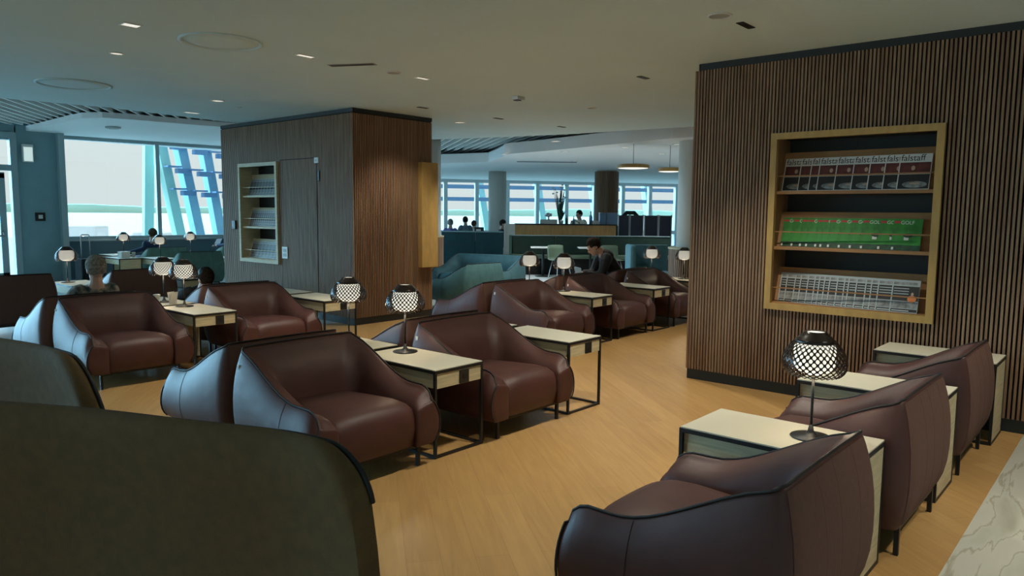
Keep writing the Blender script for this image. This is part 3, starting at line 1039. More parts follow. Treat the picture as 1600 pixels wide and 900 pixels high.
# ---------------------------------------------------------------- magazine racks
def rack(name_label, X, y0, y1, z0, z1, mags, inner='oak_inner', frame='oak_gold', depth=0.32):
    """recess in a wall whose face is X (looking to -X)"""
    t = thing('magazine_rack', name_label, 'magazine rack')
    f = 0.055
    bm = bmesh.new()
    xa, xb = X-.035, X+.012
    bx(bm, xa, xb, y0, y0+f, z0, z1); bx(bm, xa, xb, y1-f, y1, z0, z1)
    bx(bm, xa+.0005, xb, y0+f, y1-f, z1-f, z1); bx(bm, xa+.0005, xb, y0+f, y1-f, z0, z0+f)
    obj('frame', bm, frame, t)
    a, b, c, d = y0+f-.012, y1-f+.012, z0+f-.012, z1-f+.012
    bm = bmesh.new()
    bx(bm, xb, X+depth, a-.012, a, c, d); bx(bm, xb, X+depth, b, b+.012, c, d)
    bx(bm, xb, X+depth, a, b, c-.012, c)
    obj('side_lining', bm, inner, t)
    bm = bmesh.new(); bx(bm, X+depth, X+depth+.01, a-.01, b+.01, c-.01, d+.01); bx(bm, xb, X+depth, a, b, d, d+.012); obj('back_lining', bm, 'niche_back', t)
    H = (d-c)/3.0
    infos = []
    for k in range(3):
        zs = c+H*k+(0.03 if k else 0.02)
        if k == 2: zs += 0.0
        bm = bmesh.new()
        bx(bm, X+.012, X+.16, a, b, zs-.028, zs)
        obj('shelf', bm, inner, t)
        ang = math.radians(17)
        Lp = 0.36 if k == 2 else 0.32
        mt = Matrix.Translation((X+.10, 0, zs)) @ Matrix.Rotation(ang, 4, 'Y')
        bm = bmesh.new(); bx(bm, 0, .012, a, b, 0.0, Lp, mt)
        obj('sloped_board', bm, inner, t)
        bm = bmesh.new(); zr = zs+0.13
        bx(bm, X+.022, X+.030, a, b, zr-.005, zr+.005)
        obj('rail', bm, inner, t)
        infos.append((zs, a, b, ang))
    return t, infos

RACK, RI = rack('large oak framed magazine rack recessed in the right slatted wall', 6.50, H0, H1, G0, G1, None)

def mag_root(label, group, w, h, cover, base='paper_white'):
    t = thing('magazine', label, 'magazine', group=group)
    # local: x = across (to the viewer's right), z = up, front at -y
    obox('pages', (0, w, 0, 0.0035, 0, h), base, t)
    cover(t, w, h)
    return t
def plate(name, x0, x1, z0, z1, m, par, e=0.0006):
    return obox(name, (x0, x1, -e, 0, z0, z1), m, par)
def txt(name, s, size, x, z, m, par, sx=1.0, e=0.001):
    me = text_mesh(s, size, 0.0004, sx)
    me.transform(Matrix.Translation((x, -e, z)) @ Matrix.Rotation(PI/2, 4, 'X'))
    me.materials.append(MATS[m])
    o = bpy.data.objects.new(name, me); C.objects.link(o); o.parent = par
    return o
def cover_fal(t, w, h):
    txt('title', 'falstaff', 0.075, 0.010, h-.058, 'print_black', t, sx=0.92)
    plate('cover_photo', .008, w-.004, h*.44, h-.072, 'print_maroon', t)
    p = plate('cover_food', .008, w-.004, .006, h*.44-.004, 'print_black', t)
    bm = bmesh.new(); ellipsoid(bm, (w*.45, -.0008, h*.60), (.014, .0006, .020)); obj('portrait', bm, 'print_face', t)
    bm = bmesh.new(); ellipsoid(bm, (w*.55, -.0008, h*.14), (w*.38, .0006, .028)); obj('dish', bm, 'print_grey', p)
    bm = bmesh.new(); ellipsoid(bm, (w*.55, -.0014, h*.17), (w*.16, .0006, .010)); obj('food', bm, 'print_face', p)
def cover_golf(t, w, h):
    plate('cover_photo', 0, w, .045, h, 'print_green', t)
    plate('lower_band', 0, w, 0, .045, 'print_darkgreen', t)
    plate('red_badge', .006, .052, h-.036, h-.018, 'print_red', t, e=.0012)
    txt('title', 'GOLF', 0.042, .054, h-.045, 'paper_white', t, sx=0.95, e=.0014)
    bm = bmesh.new(); ellipsoid(bm, (w*.55, -.001, h*.47), (.035, .0007, .018)); obj('foliage_print', bm, 'print_darkgreen', t)
    plate('white_figure', w*.42, w*.58, h*.33, h*.43, 'paper_white', t, e=.0012)
    plate('bar_code', .006, .022, .006, .028, 'paper_white', t, e=.0012)
def cover_news(t, w, h):
    plate('cover_photo', .010, w-.002, h*.36, h-.052, 'print_black', t)
    plate('heading_bar', .010, w-.02, h-.040, h-.018, 'print_grey', t)
    for k in range(3):
        plate('headline', .016, w*.62, h-.075-.022*k, h-.068-.022*k, 'paper_grey', t, e=.001)
    plate('lower_photo', .010, w-.004, .035, h*.34, 'print_grey', t)
    plate('lower_band', .010, w-.004, .006, .03, 'print_black', t)
    plate('lower_text', .016, w*.7, .013, .019, 'paper_white', t, e=.001)

def put_row(proto, xs, infos, X, k, h, labels, xoff=0.0):
    """xs: left edges measured from the rack's left inner side; later ones lie in front"""
    zs, a, b, ang = infos[k]
    out = []
    n = len(xs)
    for i, s in enumerate(xs):
        o = proto if i == 0 else dup(proto)
        o['label'] = labels(i)
        # base sits on the shelf; front of the pile is nearer the viewer
        nx = X+.10-.0045-(i*.0042)
        # viewer's left is +Y, local +x -> world -Y ; local -y -> world -X ; lean back by ang
        Mx = Matrix(((0, 1, 0, 0), (-1, 0, 0, 0), (0, 0, 1, 0), (0, 0, 0, 1)))
        Mt = Matrix.Translation((nx, b-s, zs+.001)) @ Matrix.Rotation(ang, 4, 'Y') @ Mx
        o.matrix_world = Mt
        o.rotation_mode = 'XYZ'
        out.append(o)
    return out
def ordn(i, n):
    w = ['first', 'second', 'third', 'fourth', 'fifth', 'sixth', 'seventh', 'eighth', 'ninth', 'tenth', 'eleventh', 'twelfth', 'thirteenth', 'fourteenth', 'fifteenth', 'sixteenth', 'seventeenth', 'eighteenth']
    if i == n-1: return 'rightmost, fully visible'
    return w[i]+' from the left'
Wd = H1-H0-.11
m1 = mag_root('x', 'food magazines on the top shelf of the right rack', .235, .30, cover_fal)
x1 = [.02, .155, .245, .315, .455, .59, .715, .83, .935, ]
x1 = [v*1.03 for v in x1]
put_row(m1, x1, RI, 6.50, 2, .30, lambda i: 'white and maroon food magazine on the right rack top shelf, '+ordn(i, 9))
m2 = mag_root('x', 'green golf magazines on the middle shelf of the right rack', .215, .265, cover_golf)
x2 = [.03, .12, .195, .25, .33, .375, .44, .53, .62, .71, .845, .95]
put_row(m2, x2, RI, 6.50, 1, .265, lambda i: 'green golf magazine on the right rack middle shelf, '+ordn(i, 12))
m3 = mag_root('x', 'grey magazines on the bottom shelf of the right rack', .205, .27, cover_news, 'paper_grey')
x3 = [.03, .085, .16, .21, .275, .335, .375, .42, .465, .53, .59, .625, .69, .765, .81, .865, .975]
o3 = put_row(m3, x3, RI, 6.50, 0, .27, lambda i: 'grey and black news magazine on the right rack bottom shelf, '+ordn(i, 17))
last = o3[-1]
bm = bmesh.new(); ellipsoid(bm, (.155, -.0016, .115), (.032, .0006, .028)); obj('orange_figure', bm, 'print_orange', last)
bm = bmesh.new(); ellipsoid(bm, (.155, -.0016, .155), (.010, .0006, .013)); obj('portrait', bm, 'print_face', last)

LR, LI = rack('pale framed magazine rack recessed in the grey left face of the slatted block', 6.29, LH0, LH1, LG0, LG1, None, inner='cream_wood', frame='cream_wood')
WL_ = LH1-LH0-.11
names = ('bottom', 'middle', 'top')
for k, n in ((2, 9), (1, 12), (0, 8)):
    pm = mag_root('x', 'magazines on the %s shelf of the left rack' % names[k], .21, .28, cover_news, 'paper_grey')
    xs = [0.03+(WL_-.27)*i/(n-1) for i in range(n)]
    put_row(pm, xs, LI, 6.29, k, .28, lambda i, k=k, n=n: 'grey magazine on the left rack %s shelf, %s' % (names[k], ordn(i, n)))

# oak side of the third rack, proud of the block's front face
tag(obox('oak_panel', (7.475, 7.80, 8.255, 8.345, 0.76, 2.33), 'oak_gold', r=0.004), 'tall plain golden oak panel at the right edge of the slatted block', 'panel')
# fittings on the centre block
s = tag(obox('wall_reader', (PXf-.05, PXf-.022, 11.50, 11.60, 1.28, 1.42), 'black_metal', r=0.005), 'small black card reader left of the pale framed rack', 'card reader')
obox('reader_lens', (PXf-.053, PXf-.05, 11.53, 11.57, 1.33, 1.39), 'socket_black', s)
s = tag(obox('wall_socket', (PXf-.035, PXf-.022, 9.98, 10.13, 0.86, 1.04), 'white_plastic', r=0.004), 'white double socket plate right of the pale framed rack', 'socket')
obox('socket_insert', (PXf-.038, PXf-.035, 10.01, 10.10, 0.89, 0.94), 'paper_grey', s)
obox('socket_insert', (PXf-.038, PXf-.035, 10.01, 10.10, 0.96, 1.01), 'paper_grey', s)
s = tag(obox('wall_sensor', (PXf-.035, PXf-.022, 9.14, 9.24, 2.28, 2.36), 'white_plastic', r=0.004), 'tiny white sensor plate above the flush door of the slatted block', 'sensor')
obox('sensor_lens', (PXf-.037, PXf-.035, 9.17, 9.21, 2.30, 2.33), 'paper_grey', s)

# ---------------------------------------------------------------- ceiling fittings
def round_fit(x, y, r, z, label, name, cat, glow=False, group=None):
    t = thing(name, label, cat, (x, y, z), 0, group)
    bm = bmesh.new(); lathe(bm, [(r, 0), (r, -.006), (r*.86, -.010), (r*.86, -.004), (r*.84, 0)], 32, cap=False); obj('ring', bm, 'white_plastic' , t, True)
    bm = bmesh.new(); lathe(bm, [(0.001, -.003), (r*.86, -.003), (r*.86, -.0005), (0.001, -.0005)], 32); obj('face', bm, 'down_glow' if glow else 'paper_grey', t)
    return t
def slot_fit(x, y, L, w, z, label, glow, rz=0.0, group=None, spot=True, name='slot_downlight', cat='ceiling light', power=None, tilt=(0, 0)):
    t = thing(name, label, cat, (x, y, z), rz, group)
    bm = bmesh.new()
    bx(bm, -L/2-.008, L/2+.008, -w/2-.008, -w/2, -.006, -.0005); bx(bm, -L/2-.008, L/2+.008, w/2, w/2+.008, -.006, -.0005)
    bx(bm, -L/2-.008, -L/2, -w/2, w/2, -.006, -.0005); bx(bm, L/2, L/2+.008, -w/2, w/2, -.006, -.0005)
    obj('trim_frame', bm, 'white_plastic' if glow else 'black_metal', t)
    bm = bmesh.new(); bx(bm, -L/2, L/2, -w/2, w/2, -.003, -.0005); obj('lens', bm, 'down_glow' if glow else 'socket_black', t)
    if spot:
        ld = bpy.data.lights.new('downlight', 'SPOT'); ld.energy = power or SPOT_W; ld.color = (1.0, 0.95, 0.80)
        ld.spot_size = math.radians(95); ld.spot_blend = 0.8; ld.shadow_soft_size = 0.06
        l = bpy.data.objects.new('downlight_beam', ld); C.objects.link(l); l.location = (x, y, z-.03)
        d = Vector((tilt[0], tilt[1], -1)); l.rotation_euler = (-d).to_track_quat('Z', 'Y').to_euler()
    return t
Z = 3.0
slot_fit(3.97, 5.95, .16, .06, Z, 'lit slot downlight left of the ceiling grille', True)
slot_fit(5.40, 5.95, .16, .05, Z, 'half lit slot downlight above the centre, right of the round speaker', True)
slot_fit(2.48, 6.03, .12, .09, Z, 'lit square downlight at the upper left of the ceiling', True, power=60)
slot_fit(6.78, 4.10, .16, .04, Z, 'dark slot downlight in front of the right wall top corner', False)
slot_fit(5.40, 2.40, .20, .04, Z, 'dark slot downlight beside the round speaker near the right wall', False)
slot_fit(8.38, 7.55, .16, .04, Z, 'dark slot downlight behind the square ceiling sensor', False)
slot_fit(6.90, 7.60, .16, .04, Z, 'dark slot downlight close to the slatted block front', False, tilt=(0.05, 0.12), power=85)
slot_fit(9.80, 7.44, .16, .04, Z, 'dark slot downlight nearest the far slatted ceiling edge', False)
slot_fit(5.21, 10.71, .2, .08, Z, 'lit square downlight nearest the left slatted ceiling', True, power=25)
# downlights of the part of the lounge around and behind the viewer
for i, (x, y) in enumerate([(2.3, 2.4), (3.9, 2.5), (3.4, -0.6), (5.4, -0.3), (0.6, -0.8), (9.0, 3.6)]):
    slot_fit(x, y, .16, .05, Z, 'slot downlight overhead outside the picture', True, group='overhead slot downlights out of frame', power=SPOT_W*(0.45 if i in (0,4) else 1.0))
round_fit(2.83, 7.21, .06, Z, 'small round lit downlight above the left island', 'round_downlight', 'ceiling light', True)
round_fit(4.85, 9.25, .085, Z, 'round lit downlight left of the slatted block top', 'round_downlight', 'ceiling light', True)
round_fit(8.37, 8.36, .09, Z, 'round lit downlight right of the slatted block top', 'round_downlight', 'ceiling light', True)
round_fit(8.27, 5.78, .07, Z, 'round pale fitting in the ceiling toward the right wall', 'round_downlight', 'ceiling light', False)
round_fit(5.0, 5.94, .075, Z, 'round grey ceiling speaker right of the grille', 'ceiling_speaker', 'speaker')
round_fit(5.03, 2.43, .085, Z, 'round grey ceiling speaker at the top right of the picture', 'ceiling_speaker', 'speaker')
round_fit(5.35, 9.6, .03, Z, 'tiny dark round detector left of the slatted block top', 'smoke_detector', 'detector')
t = thing('ceiling_sensor', 'square white ceiling sensor with dark underside at centre right', 'sensor', (6.97, 5.96, Z))
obox('housing', (-.07, .07, -.05, .05, -.04, -.0005), 'white_plastic', t, r=.004); obox('sensor_eye', (-.05, .02, -.035, .035, -.05, -.04), 'black_metal', t)
t = thing('air_grille', 'narrow dark slotted air grille in the ceiling above the slatted block', 'grille', (4.49, 5.95, Z), math.radians(-62))
obox('grille_frame', (-.24, .24, -.05, .05, -.004, -.0005), 'paper_grey', t)
for k in range(3):
    obox('slat', (-.225, .225, -.035+k*.028, -.022+k*.028, -.006, -.004), 'black_base', t)
for (x, y, r, lb) in ((3.2, 6.02, .33, 'large shallow round ceiling hatch nearer the viewer, upper left'), (3.2, 9.36, .38, 'large shallow round ceiling hatch nearer the windows')):
    t = thing('ceiling_hatch', lb, 'ceiling hatch', (x, y, Z))
    bm = bmesh.new(); lathe(bm, [(r, 0), (r+.004, -.012), (r-.02, -.016), (r-.03, -.002), (r-.03, 0)], 64, cap=False); obj('rim', bm, 'ceiling_paint', t, True)
    bm = bmesh.new(); lathe(bm, [(.001, -.010), (r*.6, -.008), (r-.03, -.003), (r-.03, -.0005), (.001, -.0005)], 64); obj('disc', bm, 'ceiling_paint', t, True)
# soffit fittings
for i, (r, d) in enumerate([(0.8, 14.2), (3.2, 14.6), (1.15, 16.6), (3.35, 16.9), (5.0, 15.6), (2.3, 15.4), (-0.2, 17.4), (1.6, 19.5), (4.6, 19.0), (6.4, 17.0)]):
    p = V(r, d); round_fit(p.x, p.y, .10, 2.95, 'small round lit downlight in the far pale ceiling', 'round_downlight', 'ceiling light', True, 'round downlights of the far ceiling')
    if i % 2 == 0:
        ld = bpy.data.lights.new('downlight', 'SPOT'); ld.energy = 220; ld.color = (0.92, 0.97, 1.0); ld.spot_size = math.radians(110); ld.spot_blend = 0.8; ld.shadow_soft_size = .06
        l = bpy.data.objects.new('downlight_beam', ld); C.objects.link(l); l.location = (p.x, p.y, 2.9)
for (r, d, L, lb) in ((4.0, 15.2, 1.0, 'dark slotted grille in the far ceiling, right one'), (0.9, 20.0, 1.6, 'long dark grille in the far ceiling before the windows')):
    bm = bmesh.new(); mt = Matrix.Translation(V(r, d, 2.95)) @ Matrix.Rotation(AZ-PI/2, 4, 'Z')
    bx(bm, -L/2, L/2, -.12, .12, -.006, -.0005, mt)
    tag(obj('air_grille', bm, 'black_base'), lb, 'grille')
p = (6.0, 15.6)
bm = bmesh.new(); lathe(bm, [(.14, -.0005), (.14, -.03), (.09, -.045), (.001, -.045)], 32, c=(p[0], p[1], 3.2)); tag(obj('ceiling_speaker', bm, 'paper_grey'), 'round grey fitting under the pale ceiling before the left window', 'speaker')

# ---------------------------------------------------------------- columns
def column(c, r, z1, name, label, wood=None, basewood=None, zb=1.0, rb=0.5):
    bm = bmesh.new(); lathe(bm, [(r, 0.001), (r, z1)], 64, c=(c[0], c[1], 0))
    o = obj(name, bm, wood or 'column_white', None, True)
    o['kind'] = 'structure'
    if basewood:
        t = thing('slatted_column_base', basewood, 'column cladding', (c[0], c[1], 0))
        bm = bmesh.new(); n = 70
        for k in range(n):
            mt = Matrix.Rotation(2*PI*k/n, 4, 'Z')
            bx(bm, rb-.03, rb, -.014, .014, 0, zb-.03, mt)
        obj('slats', bm, 'slat_wood', t)
        bm = bmesh.new(); lathe(bm, [(rb-.028, 0.002), (rb-.028, zb-.03)], 48); obj('core', bm, 'black_felt', t)
        bm = bmesh.new(); lathe(bm, [(r, zb-.03), (rb+.01, zb-.03), (rb+.01, zb), (r, zb)], 48, cap=False); obj('top_ring', bm, 'cream_wood', t)
    return o
cR = V((1086-800)*14/1153, 14.0)
column(cR, .36, 3.75, 'wall_column_right', None, basewood='round slatted wooden base around the white column by the right wall', zb=0.97, rb=.50)
cL = V((668-800)*17/1153, 17.0)
column(cL, .30, 3.74, 'wall_column_left', None, basewood='round slatted wooden base around the column behind the oak panel', zb=1.05, rb=.36)
cW = V((945-800)*24/1153, 24.0)
column(cW, .33, 2.95, 'wall_column_far', None)
t = thing('column_cladding', 'dark slatted wood cladding around the far column above the counter', 'column cladding', (cW.x, cW.y, 0))
bm = bmesh.new(); n = 64
for k in range(n):
    mt = Matrix.Rotation(2*PI*k/n, 4, 'Z')
    bx(bm, .335, .385, -.011, .011, 0, 2.92, mt)
obj('slats', bm, 'slat_wood', t)
cF = V((776-800)*25/1153, 25.0)
column(cF, .30, 2.95, 'wall_column_window', None)

# ---------------------------------------------------------------- far wing furniture
def fbox(name, r0, r1, d, dep, z0, z1, m, par=None, rr=0.0):
    bm = bmesh.new(); mt = facing(0, 0)
    if rr: rbx(bm, r0, r1, d, d+dep, z0, z1, r=rr, mtx=mt)
    else: bx(bm, r0, r1, d, d+dep, z0, z1, mt)
    return obj(name, bm, m, par, bool(rr) and False)
def px(x, d): return (x-800)*d/1153
# booth backs
d = 22.0
for i, (xa, xb, lb) in enumerate(((689, 741.5, 'dark teal upholstered booth back, left one beside the wooden column base'), (742, 785.5, 'dark teal upholstered booth back, right one beside the white end panel'))):
    t = thing('booth_screen', lb, 'booth', group='dark teal booth backs')
    fbox('upholstered_back', px(xa, d), px(xb, d), d, .12, .05, 1.0, 'dark_teal', t, .02)
    fbox('top_rail', px(xa, d), px(xb, d), d-.01, .14, 1.0, 1.03, 'frame_grey', t)
    fbox('seam', px(xa, d)+.02, px(xb, d)-.02, d-.004, .01, .60, .61, 'black_base', t)
    fbox('seat', px(xa, d)+.05, px(xb, d)-.05, d+.14, .6, .1, .45, 'dark_teal', t, .02)
t = thing('end_panel', 'pale upright end panel between the teal booths and the green banquette', 'panel')
fbox('panel_face', px(786.5, 20.6), px(804, 20.6), 20.6, .06, 0, 1.28, 'column_white', t); fbox('panel_edge', px(786.5, 20.6), px(789, 20.6), 20.55, .05, 0, 1.28, 'white_plastic', t)
# counter
d = 21.6
t = thing('service_counter', 'long oak fronted counter where the woman in beige works', 'counter')
fbox('counter_front', px(804, d), px(961, d), d, .06, 0.05, 1.24, 'counter_wood', t); fbox('counter_top', px(803, d), px(962, d), d-.02, .7, 1.24, 1.27, 'black_base', t)
fbox('counter_end', px(961, d), px(964, d), d, .7, 0, 1.24, 'black_base', t)
fbox('counter_body', px(806, d), px(959, d), d+.06, .5, .0, 1.2, 'column_white', t)
# banquette
d = 19.5
t = thing('banquette', 'long dark green upholstered banquette behind the small white tables', 'banquette')
edges = [798, 868, 936, 1046]
for a, b in zip(edges, edges[1:]):
    fbox('back_panel', px(a, d)+.006, px(b, d)-.006, d, .14, .50, .985, 'dark_green', t, .03)
fbox('top_rail', px(797, d), px(1046, d), d-.01, .17, .985, 1.005, 'frame_grey', t)
fbox('seat_cushion', px(797, d), px(1046, d), d-.55, .55, .42, .505, 'chair_green', t, .02)
fbox('seat_base', px(798, d), px(1045, d), d-.48, .5, .0, .42, 'black_felt', t)
bm = bmesh.new(); mt = facing(0, 0)
bx(bm, px(795, d), px(799, d), d-.5, d+.14, .3, 1.0, mt)
obj('end_wing', bm, 'dark_green', t)
# small tables and green chairs
def cafe_table(r, d, label, w=.62):
    p = V(r, d); t = thing('cafe_table', label, 'table', (p.x, p.y, 0), AZ-PI/2, 'small white cafe tables')
    obox('table_top', (-w/2, w/2, -.3, .3, .72, .745), 'white_plastic', t, r=.006)
    bm = bmesh.new(); tube(bm, [(0, 0, .02), (0, 0, .72)], .03, 12); obj('pedestal', bm, 'black_metal', t, True)
    bm = bmesh.new(); lathe(bm, [(.2, 0), (.2, .012), (.03, .03)], 32); obj('foot_plate', bm, 'black_metal', t)
cafe_table(px(848, 18.5), 18.5, 'small white cafe table left of the nearer green chair')
cafe_table(px(922, 18.5), 18.5, 'small white cafe table above the head of the man at the laptop')
def cafe_chair(r, d, label, rz):
    p = V(r, d); t = thing('cafe_chair', label, 'chair', (p.x, p.y, 0), AZ-PI/2+rz, 'green shell cafe chairs')
    bm = bmesh.new()
    n = 10; rows = []
    prof = [(-.22, .455), (-.1, .44), (.08, .44), (.17, .46), (.205, .53), (.22, .62), (.235, .72), (.24, .82)]
    for (y, z) in prof:
        row = []
        for i in range(n+1):
            x = -1+2*i/n
            wv = .23 if z < .5 else .23-.02*(z-.5)
            row.append((x*wv, y-.035*x*x*(1 if z > .5 else 0), z+(.02*x*x if z < .5 else -.02*abs(x)**5*(z > .8))))
        rows.append(row)
    vv = [[bm.verts.new(q) for q in r_] for r_ in rows]
    for a, b in zip(vv, vv[1:]):
        for i in range(n): bm.faces.new((a[i], a[i+1], b[i+1], b[i]))
    o = obj('seat_shell', bm, 'chair_green', t, True); md = o.modifiers.new('s', 'SOLIDIFY'); md.thickness = .014
    for sx in (-1, 1):
        for sy in (-1, 1):
            bm = bmesh.new(); tube(bm, [(sx*.14, sy*.12-.02, .44), (sx*.21, sy*.21-.02, 0)], .010, 8); obj('leg', bm, 'grey_metal', t, True)
cafe_chair(px(874, 17.8), 17.8, 'green shell chair between the two small white tables', 0.5)
cafe_chair(px(957, 17.9), 17.9, 'green shell chair right behind the man in black hoodie', 0.3)
# navy glass screens
d = 23.0
for i, (a, b) in enumerate(((965, 981.5), (983, 1003), (1005.5, 1026), (1028, 1047))):
    t = thing('privacy_screen', ['dark navy divider screen directly right of the counter', 'dark navy divider screen, second right of the counter', 'dark navy divider screen, third right of the counter', 'dark navy divider screen next to the big round column'][i], 'screen', group='navy divider screens')
    fbox('panel', px(a, d), px(b, d), d, .04, .1, 1.54, 'screen_navy', t)
    for e in (a, b):
        fbox('post', px(e, d)-.015, px(e, d)+.015, d-.02, .08, 0, 1.56, 'grey_metal', t)
# blue steel machines on counter
for i, (a, b) in enumerate(((935, 945), (946, 962))):
    t = thing('coffee_machine', ['small blue steel appliance on the counter behind the woman', 'wide blue steel appliance at the right end of the counter'][i], 'appliance')
    fbox('housing', px(a, 22.0), px(b, 22.0), 21.9, .3, 1.27, 1.60, 'blue_steel', t, .01); fbox('top_plate', px(a, 22.0), px(b, 22.0), 21.88, .34, 1.60, 1.615, 'grey_metal', t)
# things on the counter
def bottle(r, d, z, s, m, label):
    p = V(r, d, z); t = thing('bottle', label, 'bottle', p, 0, 'bottles on the counter')
    bm = bmesh.new(); lathe(bm, [(.035*s, 0), (.037*s, .15*s), (.03*s, .19*s), (.013*s, .22*s), (.013*s, .27*s)], 16); obj('glass_body', bm, m, t, True)
    bm = bmesh.new(); lathe(bm, [(.015*s, .27*s), (.015*s, .29*s)], 12); obj('cap', bm, 'black_metal', t)
bottle(px(921.5, 21.75), 21.75, 1.27, 1.3, 'blue_steel', 'bottle on the counter right of the woman')
bottle(px(884, 21.75), 21.75, 1.27, .9, 'leaf', 'green bottle on the counter right of the tall plant')
bottle(px(895, 21.75), 21.75, 1.27, .8, 'blue_steel', 'small bottle on the counter left of the woman')
for (a, w, h, lb) in ((856, .5, .12, 'low glass display box on the left part of the counter'), (929, .2, .1, 'white tray of cups on the counter right of the bottle')):
    t = thing('display_box', lb, 'tray'); fbox('box_body', px(a, 21.8)-w/2, px(a, 21.8)+w/2, 21.7, .3, 1.27, 1.27+h, 'white_plastic', t, .01); fbox('lid', px(a, 21.8)-w/2, px(a, 21.8)+w/2, 21.7, .3, 1.27+h, 1.28+h, 'frame_grey', t)
# plants
def plant(r, d, z, label, pot_r, stems, H, spread, flower=False, seedv=1):
    rnd = random.Random(seedv)
    p = V(r, d, z); t = thing('potted_plant', label, 'plant', p)
    bm = bmesh.new(); lathe(bm, [(pot_r*.8, 0), (pot_r, pot_r*1.8), (pot_r*.92, pot_r*1.8), (pot_r*.9, pot_r*1.5)], 24); obj('pot', bm, 'white_plastic', t, True)
    bm = bmesh.new(); bf = bmesh.new()
    for k in range(stems):
        a = rnd.random()*2*PI; s = spread*(.3+.7*rnd.random()); h = H*(.6+.4*rnd.random())
        tip = Vector((math.cos(a)*s, math.sin(a)*s, h)); base = Vector((0, 0, pot_r*1.5))
        prev = base
        pts = [base.lerp(tip, f)+Vector((0, 0, .12*H*math.sin(PI*f))) for f in (0, .25, .5, .75, 1)]
        side = Vector((-math.sin(a), math.cos(a), 0))
        ws = [.004, .018, .026, .018, .001]
        L = [[bm.verts.new(q+side*w), bm.verts.new(q-side*w)] for q, w in zip(pts, ws)]
        for i in range(4): bm.faces.new((L[i][0], L[i][1], L[i+1][1], L[i+1][0]))
        if flower: ellipsoid(bf, tip, (.04, .04, .03), 8, 6)
    obj('leaves', bm, 'leaf', t)
    if flower: obj('flowers', bf, 'white_plastic', t, True)
    else: bf.free()
plant(px(876, 21.8), 21.8, 1.27, 'dark leafy plant in a pot on the counter left of the woman', .06, 26, .42, .16, seedv=3)
plant(px(873, 27), 27, 0.9, 'tall white flowering plant before the far windows above the counter', .10, 18, 1.75, .30, True, seedv=5)
plant(px(856, 21.9), 21.9, 1.39, 'small blue green posy on the glass display box', .03, 14, .18, .1, True, seedv=8)
# teal booth by the round column
d = 15.2
t = thing('booth_bench', 'teal upholstered booth with rounded blue side beside the round column', 'booth')
fbox('back_cushion', px(985, d), px(1043, d), d, .15, .42, .96, 'teal_fabric', t, .02)
fbox('side_cushion', px(978, d), px(987, d), d-.55, .72, .42, .97, 'teal_fabric', t, .05)
fbox('seat_cushion', px(979, d), px(1043, d), d-.6, .62, .28, .43, 'teal_fabric', t, .03)
fbox('plinth', px(980, d), px(1043, d), d-.52, .6, 0, .28, 'frame_grey', t)
# curved black chair back near the far windows
p = V(px(984, 25), 25)
t = thing('lounge_chair', 'curved dark leather lounge chair top above the navy screens', 'chair', (p.x, p.y, 0))
bm = bmesh.new(); tube(bm, [(-.35*RH.x-.0, -.35*RH.y, 1.40), (-.15*RH.x, -.15*RH.y, 1.62), (.1*RH.x, .1*RH.y, 1.62), (.3*RH.x, .3*RH.y, 1.42), (.32*RH.x, .32*RH.y, .6)], .07, 12); obj('curved_back', bm, 'black_base', t, True)
bm = bmesh.new(); lathe(bm, [(.3, 0), (.3, .05), (.08, .1), (.08, .5), (.33, .52), (.33, .62)], 24); obj('swivel_base', bm, 'black_base', t, True)
# ring pendants
for (x, d, r, lb) in ((985.5, 14.6, .31, 'left glowing disc of the pendant lamp below the far ceiling'), (1042, 14.9, .23, 'right glowing disc of the pendant lamp beside the round column')):
    p = V(px(x, d), d, 2.50 if x < 1000 else 2.46)
    t = thing('pendant_lamp', lb, 'pendant lamp', p, 0, 'disc pendant lamps')
    bm = bmesh.new(); lathe(bm, [(r*.96, -.02), (r, -.01), (r, .035), (r*.9, .05)], 48); obj('disc_body', bm, 'oak_gold', t, False)
    bm = bmesh.new(); lathe(bm, [(.001, -.034), (r*.6, -.032), (r*.93, -.022)], 48); obj('disc_diffuser', bm, 'pend_glow', t, True)
    bm = bmesh.new(); tube(bm, [(0, 0, .05), (0, 0, 2.95-p.z)], .005, 6); obj('cable', bm, 'black_metal', t)

# wire side table left of teal seats
t = thing('wire_side_table', 'round black wire side table left of the turned teal armchair', 'side table', (8.05, 9.1, 0))
bm = bmesh.new()
lathe(bm, [(.21, .46), (.215, .468), (.21, .475), (.001, .475)], 40); obj('round_top', bm, 'black_metal', t)
bm = bmesh.new()
for k in range(12):
    a = 2*PI*k/12
    tube(bm, [(.2*math.cos(a), .2*math.sin(a), .46), (.13*math.cos(a+.3), .13*math.sin(a+.3), .25), (.19*math.cos(a+.6), .19*math.sin(a+.6), .006)], .004, 5)
tube(bm, [(.19*math.cos(2*PI*k/32), .19*math.sin(2*PI*k/32), .006) for k in range(32)], .005, 5, True)
obj('wire_base', bm, 'black_metal', t)

